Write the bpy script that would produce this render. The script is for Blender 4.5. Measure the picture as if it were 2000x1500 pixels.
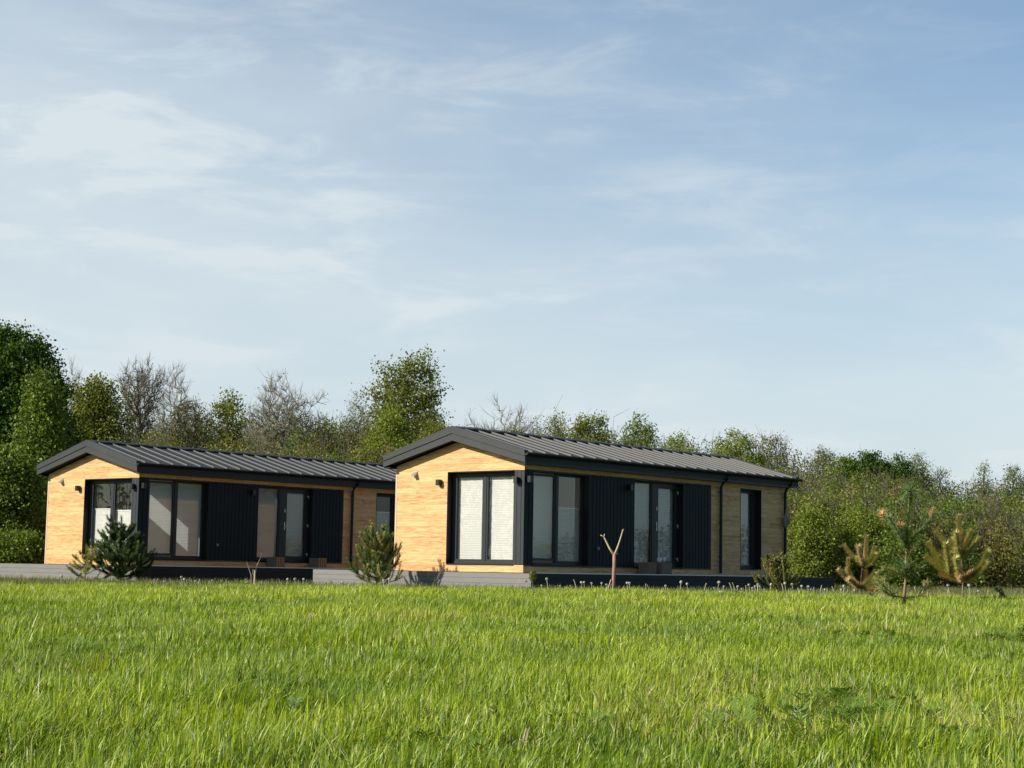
import bpy, bmesh, math, random
import numpy as np
from math import sin, cos, tan, pi, radians
for o in list(bpy.data.objects): bpy.data.objects.remove(o)
S = bpy.context.scene; COL = S.collection
rng = np.random.default_rng(7); random.seed(7)

# ------------------------------------------------------------------ camera
F, PITCH, ROLL = 3347.9, 0.1073, 0.0171            # focal length in pixels of a 2000 px wide frame
cd = bpy.data.cameras.new('camera'); cam = bpy.data.objects.new('camera', cd); COL.objects.link(cam)
cd.sensor_width = 36; cd.lens = F/2000*36; cd.clip_start = .05; cd.clip_end = 3000
from mathutils import Matrix, Vector
Rx = Matrix.Rotation(pi/2+PITCH, 4, 'X'); Rz = Matrix.Rotation(ROLL, 4, 'Z')
cam.matrix_world = Rx @ Rz
S.camera = cam
# ------------------------------------------------------------------ sun + sky
YAW = 0.6984
SUN_EL = radians(29.5); TH = radians(28.2)
sx = -cos(TH)*sin(YAW)-sin(TH)*cos(YAW); sy = -cos(TH)*cos(YAW)+sin(TH)*sin(YAW)
sund = Vector((sx*cos(SUN_EL), sy*cos(SUN_EL), sin(SUN_EL)))
ld = bpy.data.lights.new('sun', 'SUN'); ld.energy = 4.9; ld.angle = radians(.6); ld.color = (1, .93, .80)
lo = bpy.data.objects.new('sun', ld); COL.objects.link(lo); lo.rotation_euler = sund.to_track_quat('Z', 'Y').to_euler(); lo.location = (-40, -20, 40)
S.view_settings.view_transform = 'Standard'; S.view_settings.look = 'None'; S.view_settings.exposure = .42; S.view_settings.gamma = 1
W = bpy.data.worlds.new('World'); S.world = W; W.use_nodes = True
nt = W.node_tree; N = nt.nodes; L = nt.links; N.clear()
def node(nt, t, **k):
    n = nt.nodes.new(t)
    for a, b in k.items(): setattr(n, a, b)
    return n
sky = node(nt, 'ShaderNodeTexSky', sky_type='NISHITA', sun_disc=False, sun_elevation=SUN_EL, sun_rotation=math.atan2(sx, sy), altitude=100, air_density=1.0, dust_density=1.6, ozone_density=1.6)
tc = node(nt, 'ShaderNodeTexCoord')
def cloud(scale, rot, stretch, detail, rough, lo_, hi_, dist=0, seed=(0, 0, 0)):
    mp = node(nt, 'ShaderNodeMapping'); mp.inputs['Rotation'].default_value = rot; mp.inputs['Scale'].default_value = stretch; mp.inputs['Location'].default_value = seed
    L.new(tc.outputs['Generated'], mp.inputs[0])
    nz = node(nt, 'ShaderNodeTexNoise'); nz.inputs['Scale'].default_value = scale; nz.inputs['Detail'].default_value = detail; nz.inputs['Roughness'].default_value = rough; nz.inputs['Distortion'].default_value = dist
    L.new(mp.outputs[0], nz.inputs['Vector'])
    mr = node(nt, 'ShaderNodeMapRange', interpolation_type='SMOOTHSTEP'); mr.inputs[1].default_value = lo_; mr.inputs[2].default_value = hi_
    L.new(nz.outputs['Fac'], mr.inputs[0]); return mr.outputs[0]
def mth(nt, op, a, b=None, c=None, clamp=False):
    m = node(nt, 'ShaderNodeMath', operation=op, use_clamp=clamp)
    for i, v in enumerate((a, b, c)):
        if v is None: continue
        if isinstance(v, (int, float)): m.inputs[i].default_value = v
        else: nt.links.new(v, m.inputs[i])
    return m.outputs[0]
c1 = cloud(2.6, (0, radians(14), 0), (1, 1, 3.2), 8, .55, .34, .74, .15, (1.3, 0, 4.7))
c2 = cloud(8, (0, radians(12), 0), (1, 1, 4.2), 9, .62, .46, .70, .5, (2.4, 0, 6.2))
sep = node(nt, 'ShaderNodeSeparateXYZ'); L.new(tc.outputs['Generated'], sep.inputs[0])
lowm = node(nt, 'ShaderNodeMapRange', interpolation_type='SMOOTHSTEP'); L.new(sep.outputs['Z'], lowm.inputs[0])
lowm.inputs[1].default_value = .34; lowm.inputs[2].default_value = .02
# more veil to the left and low, less to the upper right
leftm = mth(nt, 'MULTIPLY_ADD', sep.outputs['X'], -.45, .25)
veil = mth(nt, 'ADD', mth(nt, 'MULTIPLY', lowm.outputs[0], .54), leftm)
m1 = mth(nt, 'ADD', mth(nt, 'MULTIPLY', c1, .30), mth(nt, 'MULTIPLY', mth(nt, 'MULTIPLY', c2, mth(nt, 'ADD', c1, .35)), .30))
mask = mth(nt, 'ADD', m1, veil, clamp=True)
front = node(nt, 'ShaderNodeMapRange', interpolation_type='SMOOTHSTEP'); L.new(sep.outputs['Y'], front.inputs[0]); front.inputs[1].default_value = -.1; front.inputs[2].default_value = .6
mask = mth(nt, 'MULTIPLY', mth(nt, 'MINIMUM', mask, .94), mth(nt, 'MULTIPLY_ADD', front.outputs[0], .8, .2))
mix = node(nt, 'ShaderNodeMix', data_type='RGBA'); L.new(mask, mix.inputs[0])
skm = node(nt, 'ShaderNodeVectorMath', operation='MULTIPLY'); L.new(sky.outputs[0], skm.inputs[0]); skm.inputs[1].default_value = (.83, 1.0, 1.08)
L.new(skm.outputs[0], mix.inputs[6]); mix.inputs[7].default_value = (5.35, 5.95, 6.25, 1)
bg = node(nt, 'ShaderNodeBackground'); bg.inputs[1].default_value = .10; dim = node(nt, 'ShaderNodeVectorMath', operation='SCALE'); L.new(mix.outputs[2], dim.inputs[0]); L.new(mth(nt, 'MULTIPLY_ADD', front.outputs[0], .28, .72), dim.inputs['Scale'])  # unseen sky behind the camera dimmed to deepen shade on the walls
L.new(dim.outputs[0], bg.inputs[0])
wo = node(nt, 'ShaderNodeOutputWorld'); L.new(bg.outputs[0], wo.inputs[0])

# ------------------------------------------------------------------ helpers
CR, SR = cos(ROLL), sin(ROLL); CP, SP = cos(PITCH), sin(PITCH)
def ray(px, py):
    x, y = px-1000, py-750
    x, y = x*CR+y*SR, -x*SR+y*CR
    c = (x/F, 1, -y/F)
    return Vector((c[0], c[1]*CP-c[2]*SP, c[1]*SP+c[2]*CP))
def at(px, py, Y):
    r = ray(px, py); return r*(Y/r.y)
def tag(o, label=None, cat=None, group=None, kind=None):
    if label: o['label'] = label
    if cat: o['category'] = cat
    if group: o['group'] = group
    if kind: o['kind'] = kind
    return o
def empty(name, loc, rz=0, parent=None):
    o = bpy.data.objects.new(name, None); COL.objects.link(o); o.location = loc; o.rotation_euler = (0, 0, rz); o.empty_display_size = .2
    if parent: o.parent = parent
    return o
class MB:
    def __init__(s): s.v = []; s.f = []; s.m = []
    def box(s, x0, x1, y0, y1, z0, z1, mi=0):
        if x0 > x1: x0, x1 = x1, x0
        if y0 > y1: y0, y1 = y1, y0
        s.hexa([(x0, y0, z0), (x1, y0, z0), (x1, y1, z0), (x0, y1, z0), (x0, y0, z1), (x1, y0, z1), (x1, y1, z1), (x0, y1, z1)], mi)
    def hexa(s, p, mi=0):
        n = len(s.v); s.v += p
        for f in ((0, 3, 2, 1), (4, 5, 6, 7), (0, 1, 5, 4), (1, 2, 6, 5), (2, 3, 7, 6), (3, 0, 4, 7)): s.f.append([n+i for i in f]); s.m.append(mi)
    def extrude(s, prof, fn, a, b, mi=0):       # closed profile, fn(p, t) -> 3D point
        n = len(s.v); k = len(prof)
        s.v += [fn(p, a) for p in prof]+[fn(p, b) for p in prof]
        s.f.append([n+i for i in range(k)][::-1]); s.f.append([n+k+i for i in range(k)]); s.m += [mi, mi]
        for i in range(k): s.f.append([n+i, n+(i+1) % k, n+k+(i+1) % k, n+k+i]); s.m.append(mi)
    def tube(s, pts, r, n=6, cap=True, mi=0):
        pts = [Vector(p) for p in pts]; rr = r if isinstance(r, (list, tuple)) else [r]*len(pts)
        base = len(s.v); ref = Vector((.13, .31, .94))
        for i, p in enumerate(pts):
            d = (pts[min(i+1, len(pts)-1)]-pts[max(i-1, 0)]).normalized()
            a = d.cross(ref if abs(d.dot(ref)) < .95 else Vector((1, 0, 0))).normalized(); b = d.cross(a)
            for k in range(n):
                t = 2*pi*k/n; q = p+(a*cos(t)+b*sin(t))*rr[i]; s.v.append(tuple(q))
        for i in range(len(pts)-1):
            for k in range(n):
                s.f.append([base+i*n+k, base+i*n+(k+1) % n, base+(i+1)*n+(k+1) % n, base+(i+1)*n+k]); s.m.append(mi)
        if cap:
            s.f.append([base+k for k in range(n)][::-1]); s.f.append([base+(len(pts)-1)*n+k for k in range(n)]); s.m += [mi, mi]
    def build(s, name, mats, parent=None, bevel=0, smooth=False, recalc=True):
        me = bpy.data.meshes.new(name); me.from_pydata(s.v, [], s.f)
        if not isinstance(mats, (list, tuple)): mats = [mats]
        for m in mats: me.materials.append(m)
        if len(mats) > 1: me.polygons.foreach_set('material_index', s.m)
        if smooth: me.polygons.foreach_set('use_smooth', [True]*len(me.polygons))
        bm = bmesh.new(); bm.from_mesh(me)
        if recalc: bmesh.ops.recalc_face_normals(bm, faces=bm.faces)
        bm.to_mesh(me); bm.free()
        o = bpy.data.objects.new(name, me); COL.objects.link(o)
        if parent: o.parent = parent
        if bevel:
            md = o.modifiers.new('bevel', 'BEVEL'); md.width = bevel; md.segments = 2; md.limit_method = 'ANGLE'
        return o
def npmesh(name, V, faces, mat, parent=None, tint=None):
    """V (n,3); faces: list of (m,k) int arrays; tint per-vertex (n,3)"""
    me = bpy.data.meshes.new(name); me.vertices.add(len(V)); me.vertices.foreach_set('co', np.asarray(V, np.float32).ravel())
    tot = [np.full(len(f), f.shape[1]) for f in faces if len(f)]; tot = np.concatenate(tot)
    idx = np.concatenate([f.ravel() for f in faces if len(f)]).astype(np.int32)
    me.loops.add(len(idx)); me.loops.foreach_set('vertex_index', idx)
    me.polygons.add(len(tot)); me.polygons.foreach_set('loop_start', np.concatenate([[0], np.cumsum(tot)[:-1]]).astype(np.int32)); me.polygons.foreach_set('loop_total', tot.astype(np.int32))
    if tint is not None:
        ca = me.color_attributes.new('tint', 'FLOAT_COLOR', 'POINT')
        ca.data.foreach_set('color', np.concatenate([tint, np.ones((len(tint), 1))], 1).astype(np.float32).ravel())
    me.update(calc_edges=True); me.materials.append(mat)
    o = bpy.data.objects.new(name, me); COL.objects.link(o)
    if parent: o.parent = parent
    return o
def copy_tree(o, parent=None):
    c = o.copy(); COL.objects.link(c)
    if parent: c.parent = parent
    for ch in list(o.children): copy_tree(ch, c)
    return c
def vnoise(x, y, s, seed=0):
    """cheap smooth value noise, numpy"""
    x = np.asarray(x)/s+seed*17.3; y = np.asarray(y)/s+seed*9.1
    xi = np.floor(x); yi = np.floor(y); fx = x-xi; fy = y-yi; fx = fx*fx*(3-2*fx); fy = fy*fy*(3-2*fy)
    h = lambda a, b: np.modf(np.abs(np.sin(a*127.1+b*311.7)*43758.5453))[0]
    return (h(xi, yi)*(1-fx)+h(xi+1, yi)*fx)*(1-fy)+(h(xi, yi+1)*(1-fx)+h(xi+1, yi+1)*fx)*fy

# ------------------------------------------------------------------ materials
def mat(name, color, rough=.6, metal=0, spec=.5, noise=None, bump=None):
    m = bpy.data.materials.new(name); m.use_nodes = True; t = m.node_tree; b = t.nodes['Principled BSDF']
    b.inputs['Base Color'].default_value = (*color, 1); b.inputs['Roughness'].default_value = rough; b.inputs['Metallic'].default_value = metal; b.inputs['Specular IOR Level'].default_value = spec
    co = t.nodes.new('ShaderNodeTexCoord')
    if noise:
        sc, amt, stretch = noise
        mp = t.nodes.new('ShaderNodeMapping'); mp.inputs['Scale'].default_value = stretch; t.links.new(co.outputs['Object'], mp.inputs[0])
        nz = t.nodes.new('ShaderNodeTexNoise'); nz.inputs['Scale'].default_value = sc; nz.inputs['Detail'].default_value = 6; t.links.new(mp.outputs[0], nz.inputs['Vector'])
        mx = t.nodes.new('ShaderNodeMix'); mx.data_type = 'RGBA'; t.links.new(nz.outputs['Fac'], mx.inputs[0])
        mx.inputs[6].default_value = (*[c*(1-amt) for c in color], 1); mx.inputs[7].default_value = (*[min(1, c*(1+amt)) for c in color], 1)
        t.links.new(mx.outputs[2], b.inputs['Base Color'])
        rr = mth(t, 'MULTIPLY_ADD', nz.outputs['Fac'], .25, rough-.12); t.links.new(rr, b.inputs['Roughness'])
    if bump:
        nz2 = t.nodes.new('ShaderNodeTexNoise'); nz2.inputs['Scale'].default_value = bump[0]; t.links.new(co.outputs['Object'], nz2.inputs['Vector'])
        bp = t.nodes.new('ShaderNodeBump'); bp.inputs['Strength'].default_value = bump[1]; bp.inputs['Distance'].default_value = .02; t.links.new(nz2.outputs['Fac'], bp.inputs['Height']); t.links.new(bp.outputs[0], b.inputs['Normal'])
    return m
def wood_mat():
    m = bpy.data.materials.new('larch_cladding'); m.use_nodes = True; t = m.node_tree; b = t.nodes['Principled BSDF']; b.inputs['Roughness'].default_value = .55; b.inputs['Specular IOR Level'].default_value = .3
    co = t.nodes.new('ShaderNodeTexCoord'); sp = t.nodes.new('ShaderNodeSeparateXYZ'); t.links.new(co.outputs['Object'], sp.inputs[0])
    row = mth(t, 'FLOOR', mth(t, 'DIVIDE', mth(t, 'ADD', sp.outputs['Z'], .0005), .14))
    along = mth(t, 'ADD', sp.outputs['X'], sp.outputs['Y'])
    seg = mth(t, 'FLOOR', mth(t, 'DIVIDE', mth(t, 'ADD', along, mth(t, 'MULTIPLY', row, 1.37)), 2.6))
    cb = t.nodes.new('ShaderNodeCombineXYZ'); t.links.new(row, cb.inputs[0]); t.links.new(seg, cb.inputs[1])
    wn = t.nodes.new('ShaderNodeTexWhiteNoise'); wn.noise_dimensions = '2D'; t.links.new(cb.outputs[0], wn.inputs[0])
    # grain coordinates: stretched along the board, shifted per board
    g = t.nodes.new('ShaderNodeCombineXYZ'); t.links.new(mth(t, 'MULTIPLY_ADD', along, .9, mth(t, 'MULTIPLY', wn.outputs[0], 37)), g.inputs[0])
    t.links.new(mth(t, 'MULTIPLY', sp.outputs['Z'], 8), g.inputs[1]); t.links.new(mth(t, 'MULTIPLY', row, .21), g.inputs[2])
    n1 = t.nodes.new('ShaderNodeTexNoise'); n1.inputs['Scale'].default_value = 1.7; n1.inputs['Detail'].default_value = 5; n1.inputs['Distortion'].default_value = 1.8; t.links.new(g.outputs[0], n1.inputs['Vector'])
    g2 = t.nodes.new('ShaderNodeMapping'); g2.inputs['Scale'].default_value = (3, 9, 1); t.links.new(g.outputs[0], g2.inputs[0])
    n2 = t.nodes.new('ShaderNodeTexNoise'); n2.inputs['Scale'].default_value = 2.5; n2.inputs['Detail'].default_value = 4; t.links.new(g2.outputs[0], n2.inputs['Vector'])
    r = t.nodes.new('ShaderNodeValToRGB'); e = r.color_ramp.elements
    e[0].position = .28; e[0].color = (0.42, 0.195, 0.082, 1); e[1].position = .72; e[1].color = (0.749, 0.493, 0.244, 1)
    k = e.new(.42); k.color = (0.576, 0.316, 0.139, 1); k = e.new(.55); k.color = (0.672, 0.414, 0.185, 1)
    fac = mth(t, 'ADD', mth(t, 'MULTIPLY', n1.outputs['Fac'], .95), mth(t, 'MULTIPLY_ADD', wn.outputs[0], .16, -.06)); fac = mth(t, 'ADD', fac, mth(t, 'MULTIPLY_ADD', n2.outputs['Fac'], .22, -.11))
    t.links.new(fac, r.inputs[0]); t.links.new(r.outputs[0], b.inputs['Base Color'])
    bp = t.nodes.new('ShaderNodeBump'); bp.inputs['Strength'].default_value = .25; bp.inputs['Distance'].default_value = .004; t.links.new(n2.outputs['Fac'], bp.inputs['Height']); t.links.new(bp.outputs[0], b.inputs['Normal'])
    return m
def leaf_mat(name, trans=.4, rough=.5, gloss=.05, mult=(1, 1, 1), tcol=(1.25, 1.15, .45)):
    m = bpy.data.materials.new(name); m.use_nodes = True; t = m.node_tree; t.nodes.clear()
    a = t.nodes.new('ShaderNodeAttribute'); a.attribute_name = 'tint'
    v = t.nodes.new('ShaderNodeVectorMath'); v.operation = 'MULTIPLY'; t.links.new(a.outputs['Color'], v.inputs[0]); v.inputs[1].default_value = mult
    v2 = t.nodes.new('ShaderNodeVectorMath'); v2.operation = 'MULTIPLY'; t.links.new(v.outputs[0], v2.inputs[0]); v2.inputs[1].default_value = tcol
    d = t.nodes.new('ShaderNodeBsdfDiffuse'); t.links.new(v.outputs[0], d.inputs[0])
    tr = t.nodes.new('ShaderNodeBsdfTranslucent'); t.links.new(v2.outputs[0], tr.inputs[0])
    gl = t.nodes.new('ShaderNodeBsdfGlossy'); gl.inputs['Roughness'].default_value = rough; gl.inputs[0].default_value = (1, 1, .95, 1)
    m1 = t.nodes.new('ShaderNodeMixShader'); m1.inputs[0].default_value = trans; t.links.new(d.outputs[0], m1.inputs[1]); t.links.new(tr.outputs[0], m1.inputs[2])
    m2 = t.nodes.new('ShaderNodeMixShader'); m2.inputs[0].default_value = gloss; t.links.new(m1.outputs[0], m2.inputs[1]); t.links.new(gl.outputs[0], m2.inputs[2])
    o = t.nodes.new('ShaderNodeOutputMaterial'); t.links.new(m2.outputs[0], o.inputs[0]); return m
def glass_mat():
    m = bpy.data.materials.new('window_glass'); m.use_nodes = True; t = m.node_tree; t.nodes.clear()
    fr = t.nodes.new('ShaderNodeLayerWeight'); fr.inputs[0].default_value = .5
    k = mth(t, 'MULTIPLY_ADD', mth(t, 'POWER', fr.outputs['Facing'], 4.0), .9, .075, clamp=True)
    tr = t.nodes.new('ShaderNodeBsdfTransparent'); tr.inputs[0].default_value = (.95, .95, .945, 1)
    gl = t.nodes.new('ShaderNodeBsdfGlossy'); gl.inputs['Roughness'].default_value = .004; gl.inputs[0].default_value = (1, 1, 1, 1)
    mx = t.nodes.new('ShaderNodeMixShader'); t.links.new(k, mx.inputs[0]); t.links.new(tr.outputs[0], mx.inputs[1]); t.links.new(gl.outputs[0], mx.inputs[2])
    o = t.nodes.new('ShaderNodeOutputMaterial'); t.links.new(mx.outputs[0], o.inputs[0]); return m
def blind_mat(name, col, tr):
    m = bpy.data.materials.new(name); m.use_nodes = True; t = m.node_tree; t.nodes.clear()
    d = t.nodes.new('ShaderNodeBsdfDiffuse'); d.inputs[0].default_value = (*col, 1)
    q = t.nodes.new('ShaderNodeBsdfTranslucent'); q.inputs[0].default_value = (*col, 1)
    mx = t.nodes.new('ShaderNodeMixShader'); mx.inputs[0].default_value = tr; t.links.new(d.outputs[0], mx.inputs[1]); t.links.new(q.outputs[0], mx.inputs[2])
    o = t.nodes.new('ShaderNodeOutputMaterial'); t.links.new(mx.outputs[0], o.inputs[0]); return m
M = dict(
 wood=wood_mat(), shade_clad=mat('shade_darkened_cladding', (.011, .017, .022), .55, spec=.15), skirtd=mat('dark_skirt_board', (.022, .026, .031), .6, spec=.2, noise=(4, .25, (1, .3, 12))),  # long-side cladding: anthracite coloured darker to stand for its shade
 anth=mat('anthracite_panel', (.030, .036, .042), .5, spec=.25, noise=(3, .12, (1, 1, .3))),
 frame=mat('anthracite_frame', (.024, .028, .033), .45, spec=.3), black=mat('black_gutter_metal', (.010, .011, .013), .45, spec=.3),
 roof=mat('standing_seam_metal', (.036, .041, .046), .6, spec=.15, noise=(2.2, .2, (1, 1, 1)), bump=(7, .12)), seam_glint=mat('seam_glint_metal', (.075, .075, .073), .5),  # seams are the roof's own metal, painted lighter as their glint
 fascia=mat('fascia_metal', (.040, .043, .046), .5, spec=.3, noise=(1.5, .1, (1, 1, 1))),
 deck=mat('grey_deck_board', (.17, .165, .16), .6, noise=(4, .22, (1, .3, 12))), decktop=mat('deck_top', (.10, .097, .093), .6, noise=(5, .2, (6, .4, 1))),
 pot_glint=mat('pale_pot_and_edge_glint', (.78, .75, .68), .4), pink=mat('corner_trim', (.58, .44, .33), .5), glass=glass_mat(),  # pale tone for the pots and the painted highlight on the deck edge
 blindw=blind_mat('white_pleated_blind', (.82, .83, .80), .3), blindb=blind_mat('beige_pleated_blind', (.61, .67, .67), .45),
 inner=mat('interior_plaster', (.62, .62, .60), .8), floor=mat('interior_floor', (.26, .23, .20), .5), steel=mat('brushed_steel', (.55, .55, .55), .35, metal=.6), white=mat('white_plastic', (.75, .75, .73), .4),
 lamp=mat('lamp_black', (.01, .01, .011), .4), crate=mat('weathered_crate_wood', (.22, .17, .12), .7, noise=(9, .25, (1, 1, 6))), crateo=mat('orange_slat_wood', (.38, .22, .10), .6, noise=(9, .2, (1, 1, 6))),
 bark=mat('grey_brown_bark', (.13, .105, .08), .85, noise=(6, .35, (1, 1, .4))), pale=mat('pale_bark', (.21, .195, .15), .85, noise=(5, .35, (1, 1, .4))), twig=mat('twig_bark', (.125, .11, .075), .85, noise=(1.5, .3, (1, 1, 1))),
 darkbark=mat('dark_bark', (.06, .05, .04), .85), stem=mat('young_stem_bark', (.30, .20, .115), .75, noise=(18, .25, (1, 1, .3))), cut=mat('peeled_reddish_bark', (.30, .17, .12), .7, noise=(22, .35, (1, 1, .3))),
 stake=mat('pale_stake_wood', (.52, .40, .26), .7), rag=mat('grey_cloth', (.24, .21, .20), .9, noise=(14, .3, (1, 1, 1))),
 leaf=leaf_mat('tree_leaf', .38, gloss=.015), leafd=leaf_mat('dark_tree_leaf', .3, gloss=.02), needle=leaf_mat('pine_needle', .2, gloss=.025, tcol=(1.1, 1.05, .6)),
 grass=leaf_mat('grass_blade', .40, rough=.5, gloss=.035, tcol=(1.15, 1.15, .35)), weed=leaf_mat('weed_leaf', .25, gloss=.03),
 fluff=blind_mat('dandelion_fluff', (.72, .70, .66), .4), stalk=mat('dandelion_stalk', (.42, .40, .25), .6),
)
def soil_mat():
    m = bpy.data.materials.new('meadow_ground'); m.use_nodes = True; t = m.node_tree; b = t.nodes['Principled BSDF']; b.inputs['Roughness'].default_value = 1; b.inputs['Specular IOR Level'].default_value = .1
    co = t.nodes.new('ShaderNodeTexCoord'); nz = t.nodes.new('ShaderNodeTexNoise'); nz.inputs['Scale'].default_value = 1.3; nz.inputs['Detail'].default_value = 9; nz.inputs['Roughness'].default_value = .7; t.links.new(co.outputs['Object'], nz.inputs['Vector'])
    r = t.nodes.new('ShaderNodeValToRGB'); e = r.color_ramp.elements; e[0].position = .3; e[0].color = (.035, .04, .012, 1); e[1].position = .7; e[1].color = (.09, .13, .025, 1)
    t.links.new(nz.outputs['Fac'], r.inputs[0]); t.links.new(r.outputs[0], b.inputs['Base Color']); return m
M['soil'] = soil_mat()

# ------------------------------------------------------------------ ground
def gz(x, y):
    x = np.asarray(x, float); y = np.asarray(y, float)
    z = np.interp(y, [-400, 0, 5, 10, 18, 26, 31, 33.5, 36, 60, 2000], [-.52, -.52, -.51, -.475, -.43, -.41, -.40, -.45, -.47, -.5, -.5])
    z = z+np.interp(x/np.maximum(y, 5), [-.5, -.3, 0, .3, .5], [-.09, -.085, 0, -.01, -.02])*np.clip((y-8)/20, 0, 1)*np.clip((60-y)/20, 0, 1)
    return z+(vnoise(x, y, 2.3, 1)-.5)*.035*np.clip((45-y)/10, 0, 1)
xs = np.concatenate([[-1500, -700, -300, -120, -60], np.arange(-40, 40.1, .8), [60, 120, 300, 700, 1500]]); ys = np.concatenate([[-1500, -400, -100, -30, -8], np.arange(-2, 50, .8), [55, 60, 70, 90, 130, 200, 400, 800, 1500, 2500]])
X, Y = np.meshgrid(xs, ys); V = np.stack([X, Y, gz(X, Y)], -1).reshape(-1, 3); nx, ny = len(xs), len(ys)
ii = (np.arange(ny-1)[:, None]*nx+np.arange(nx-1)[None]).ravel()
g = npmesh('ground', V, [np.stack([ii, ii+1, ii+nx+1, ii+nx], 1)], M['soil']); tag(g, kind='structure')

# ------------------------------------------------------------------ grass
def clerp(a, b, t): return np.asarray(a)[None]*(1-t[:, None])+np.asarray(b)[None]*t[:, None]
def blades(x, y, h, w, lean, az, facing, col, segs):
    n = len(x); z = gz(x, y)-.01
    base = np.stack([x, y, z], 1); ld_ = np.stack([np.cos(az), np.sin(az), 0*az], 1); wd = np.stack([np.cos(facing), np.sin(facing), 0*az], 1)
    ts = [0, .38, .72, 1] if segs == 3 else [0, .55, 1]; wid = [1, .95, .62, 0] if segs == 3 else [1, .8, 0]
    V = []; 
    for t, ww in zip(ts, wid):
        c = base+ld_*(lean*t**1.8)[:, None]; c[:, 2] += h*(t-.18*t*t*np.minimum(lean/h, 2))
        if ww == 0: V.append(c[:, None])
        else: V.append(np.stack([c-wd*(w*ww/2)[:, None], c+wd*(w*ww/2)[:, None]], 1))
    V = np.concatenate(V, 1); k = V.shape[1]; o = np.arange(n)*k
    if segs == 3: q = np.concatenate([np.stack([o, o+1, o+3, o+2], 1), np.stack([o+2, o+3, o+5, o+4], 1)]); t3 = np.stack([o+4, o+5, o+6], 1)
    else: q = np.stack([o, o+1, o+3, o+2], 1); t3 = np.stack([o+2, o+3, o+4], 1)
    return V.reshape(-1, 3), q, t3, np.repeat(col, k, 0)
bands = [(2.9, 5.5, 7000, .0046, 3), (5.5, 9, 4600, .0052, 3), (9, 14, 2100, .0068, 3), (14, 21, 1050, .0085, 2), (21, 33.6, 620, .0105, 2)]
VV, QQ, TT, CC, off = [], [], [], [], 0
for y0, y1, dens, w0, segs in bands:
    k = .42; A = k*(y1*y1-y0*y0); n = int(A*dens*1.15)
    y = np.sqrt(rng.uniform(y0*y0, y1*y1, n)); x = rng.uniform(-k, k, n)*y
    # tufting: pull blades toward clump centres
    cx = np.floor(x/.05)*.05+.025+.03*np.sin(y*40); f = rng.uniform(.1, .75, n); x = x*(1-f)+cx*f
    p1 = vnoise(x, y, 1.1, 2); p2 = vnoise(x, y*.7, .35, 3); p3 = vnoise(x, y, 4.5, 4); p4 = vnoise(x, y, .14, 5)
    keep = rng.random(n) < np.clip(.12+p2*.8+p4*.7, 0, 1); x, y, p1, p2, p3, p4 = x[keep], y[keep], p1[keep], p2[keep], p3[keep], p4[keep]; n = len(x)
    h = (.028+.035*p1+.065*p2*p2+.03*p4)*rng.uniform(.55, 1.35, n); tall = rng.random(n) < .015; h[tall] *= 1.6
    w = w0*rng.uniform(.55, 1.4, n)
    az = rng.normal(.35, 1.1, n)+3.5*(vnoise(x, y, .45, 6)-.5); lean = h*np.abs(rng.normal(.30, .30, n))
    flop = rng.random(n) < .06; lean[flop] = h[flop]*rng.uniform(1.1, 2.2, flop.sum())
    facing = rng.uniform(0, pi, n)
    c = clerp((.13, .225, .008), (.42, .485, .024), np.clip(p1*.55+p3*.5+rng.normal(0, .18, n), 0, 1))
    bl = rng.random(n); c[bl < .10] = (.07, .14, .03)                 # bluish darker blades
    c[bl > .965] = (.5, .46, .22)                                      # dry straw
    dry = (vnoise(x, y, 1.7, 8) > .74) & (rng.random(n) < .14); c[dry] = (.36, .29, .14)
    dk = (vnoise(x, y, .8, 9) > .78); c[dk] *= np.array([.72, .80, .70])
    c *= rng.uniform(.65, 1.42, (n, 1))
    V, q, t3, cc = blades(x, y, h, w, lean, az, facing, c, segs)
    VV.append(V); QQ.append(q+off); TT.append(t3+off); CC.append(cc); off += len(V)
# coarser grass to both sides of the mown wedge and out to the wood, then the taller unmown fringe before the decks
for n, ya, yb, wo_, hh, ww in ((70000, 1, 14, 7, .075, .006), (90000, 14, 33, 9, .08, .010)):
    y = rng.uniform(ya, yb, n); x = (.40*y+rng.uniform(0, wo_, n))*rng.choice((-1, 1), n); h = hh*rng.uniform(.5, 1.3, n)
    c = clerp((.115, .215, .008), (.38, .46, .024), rng.random(n)*.9)*rng.uniform(.65, 1.4, (n, 1))
    V, q, t3, cc = blades(x, y, h, ww*rng.uniform(.6, 1.4, n), h*rng.uniform(.1, .8, n), rng.normal(.35, 1.3, n), rng.uniform(0, pi, n), c, 2)
    VV.append(V); QQ.append(q+off); TT.append(t3+off); CC.append(cc); off += len(V)
for (xa, xb, ya, yb, n, hh) in ((8, 55, 36, 72, 60000, .14), (-50, -8, 36, 72, 30000, .14), (-14, 14, 32.0, 35.5, 26000, .10), (-16, 30, 35.5, 48, 26000, .13), (4, 30, 31.5, 44, 16000, .12)):
    x = rng.uniform(xa, xb, n); y = rng.uniform(ya, yb, n); h = hh*rng.uniform(.4, 1.5, n)
    c = clerp((.08, .12, .02), (.2, .22, .06), rng.random(n)); br = rng.random(n) < .25; c[br] = (.26, .2, .12)
    V, q, t3, cc = blades(x, y, h, rng.uniform(.006, .013, n), h*rng.uniform(.1, .8, n), rng.uniform(0, 6.28, n), rng.uniform(0, pi, n), c, 2)
    VV.append(V); QQ.append(q+off); TT.append(t3+off); CC.append(cc); off += len(V)
gr = npmesh('grass', np.concatenate(VV), [np.concatenate(QQ), np.concatenate(TT)], M['grass'], tint=np.concatenate(CC)); tag(gr, 'thick bright green meadow grass filling the foreground', 'grass', kind='stuff')
del VV, QQ, TT, CC

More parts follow.
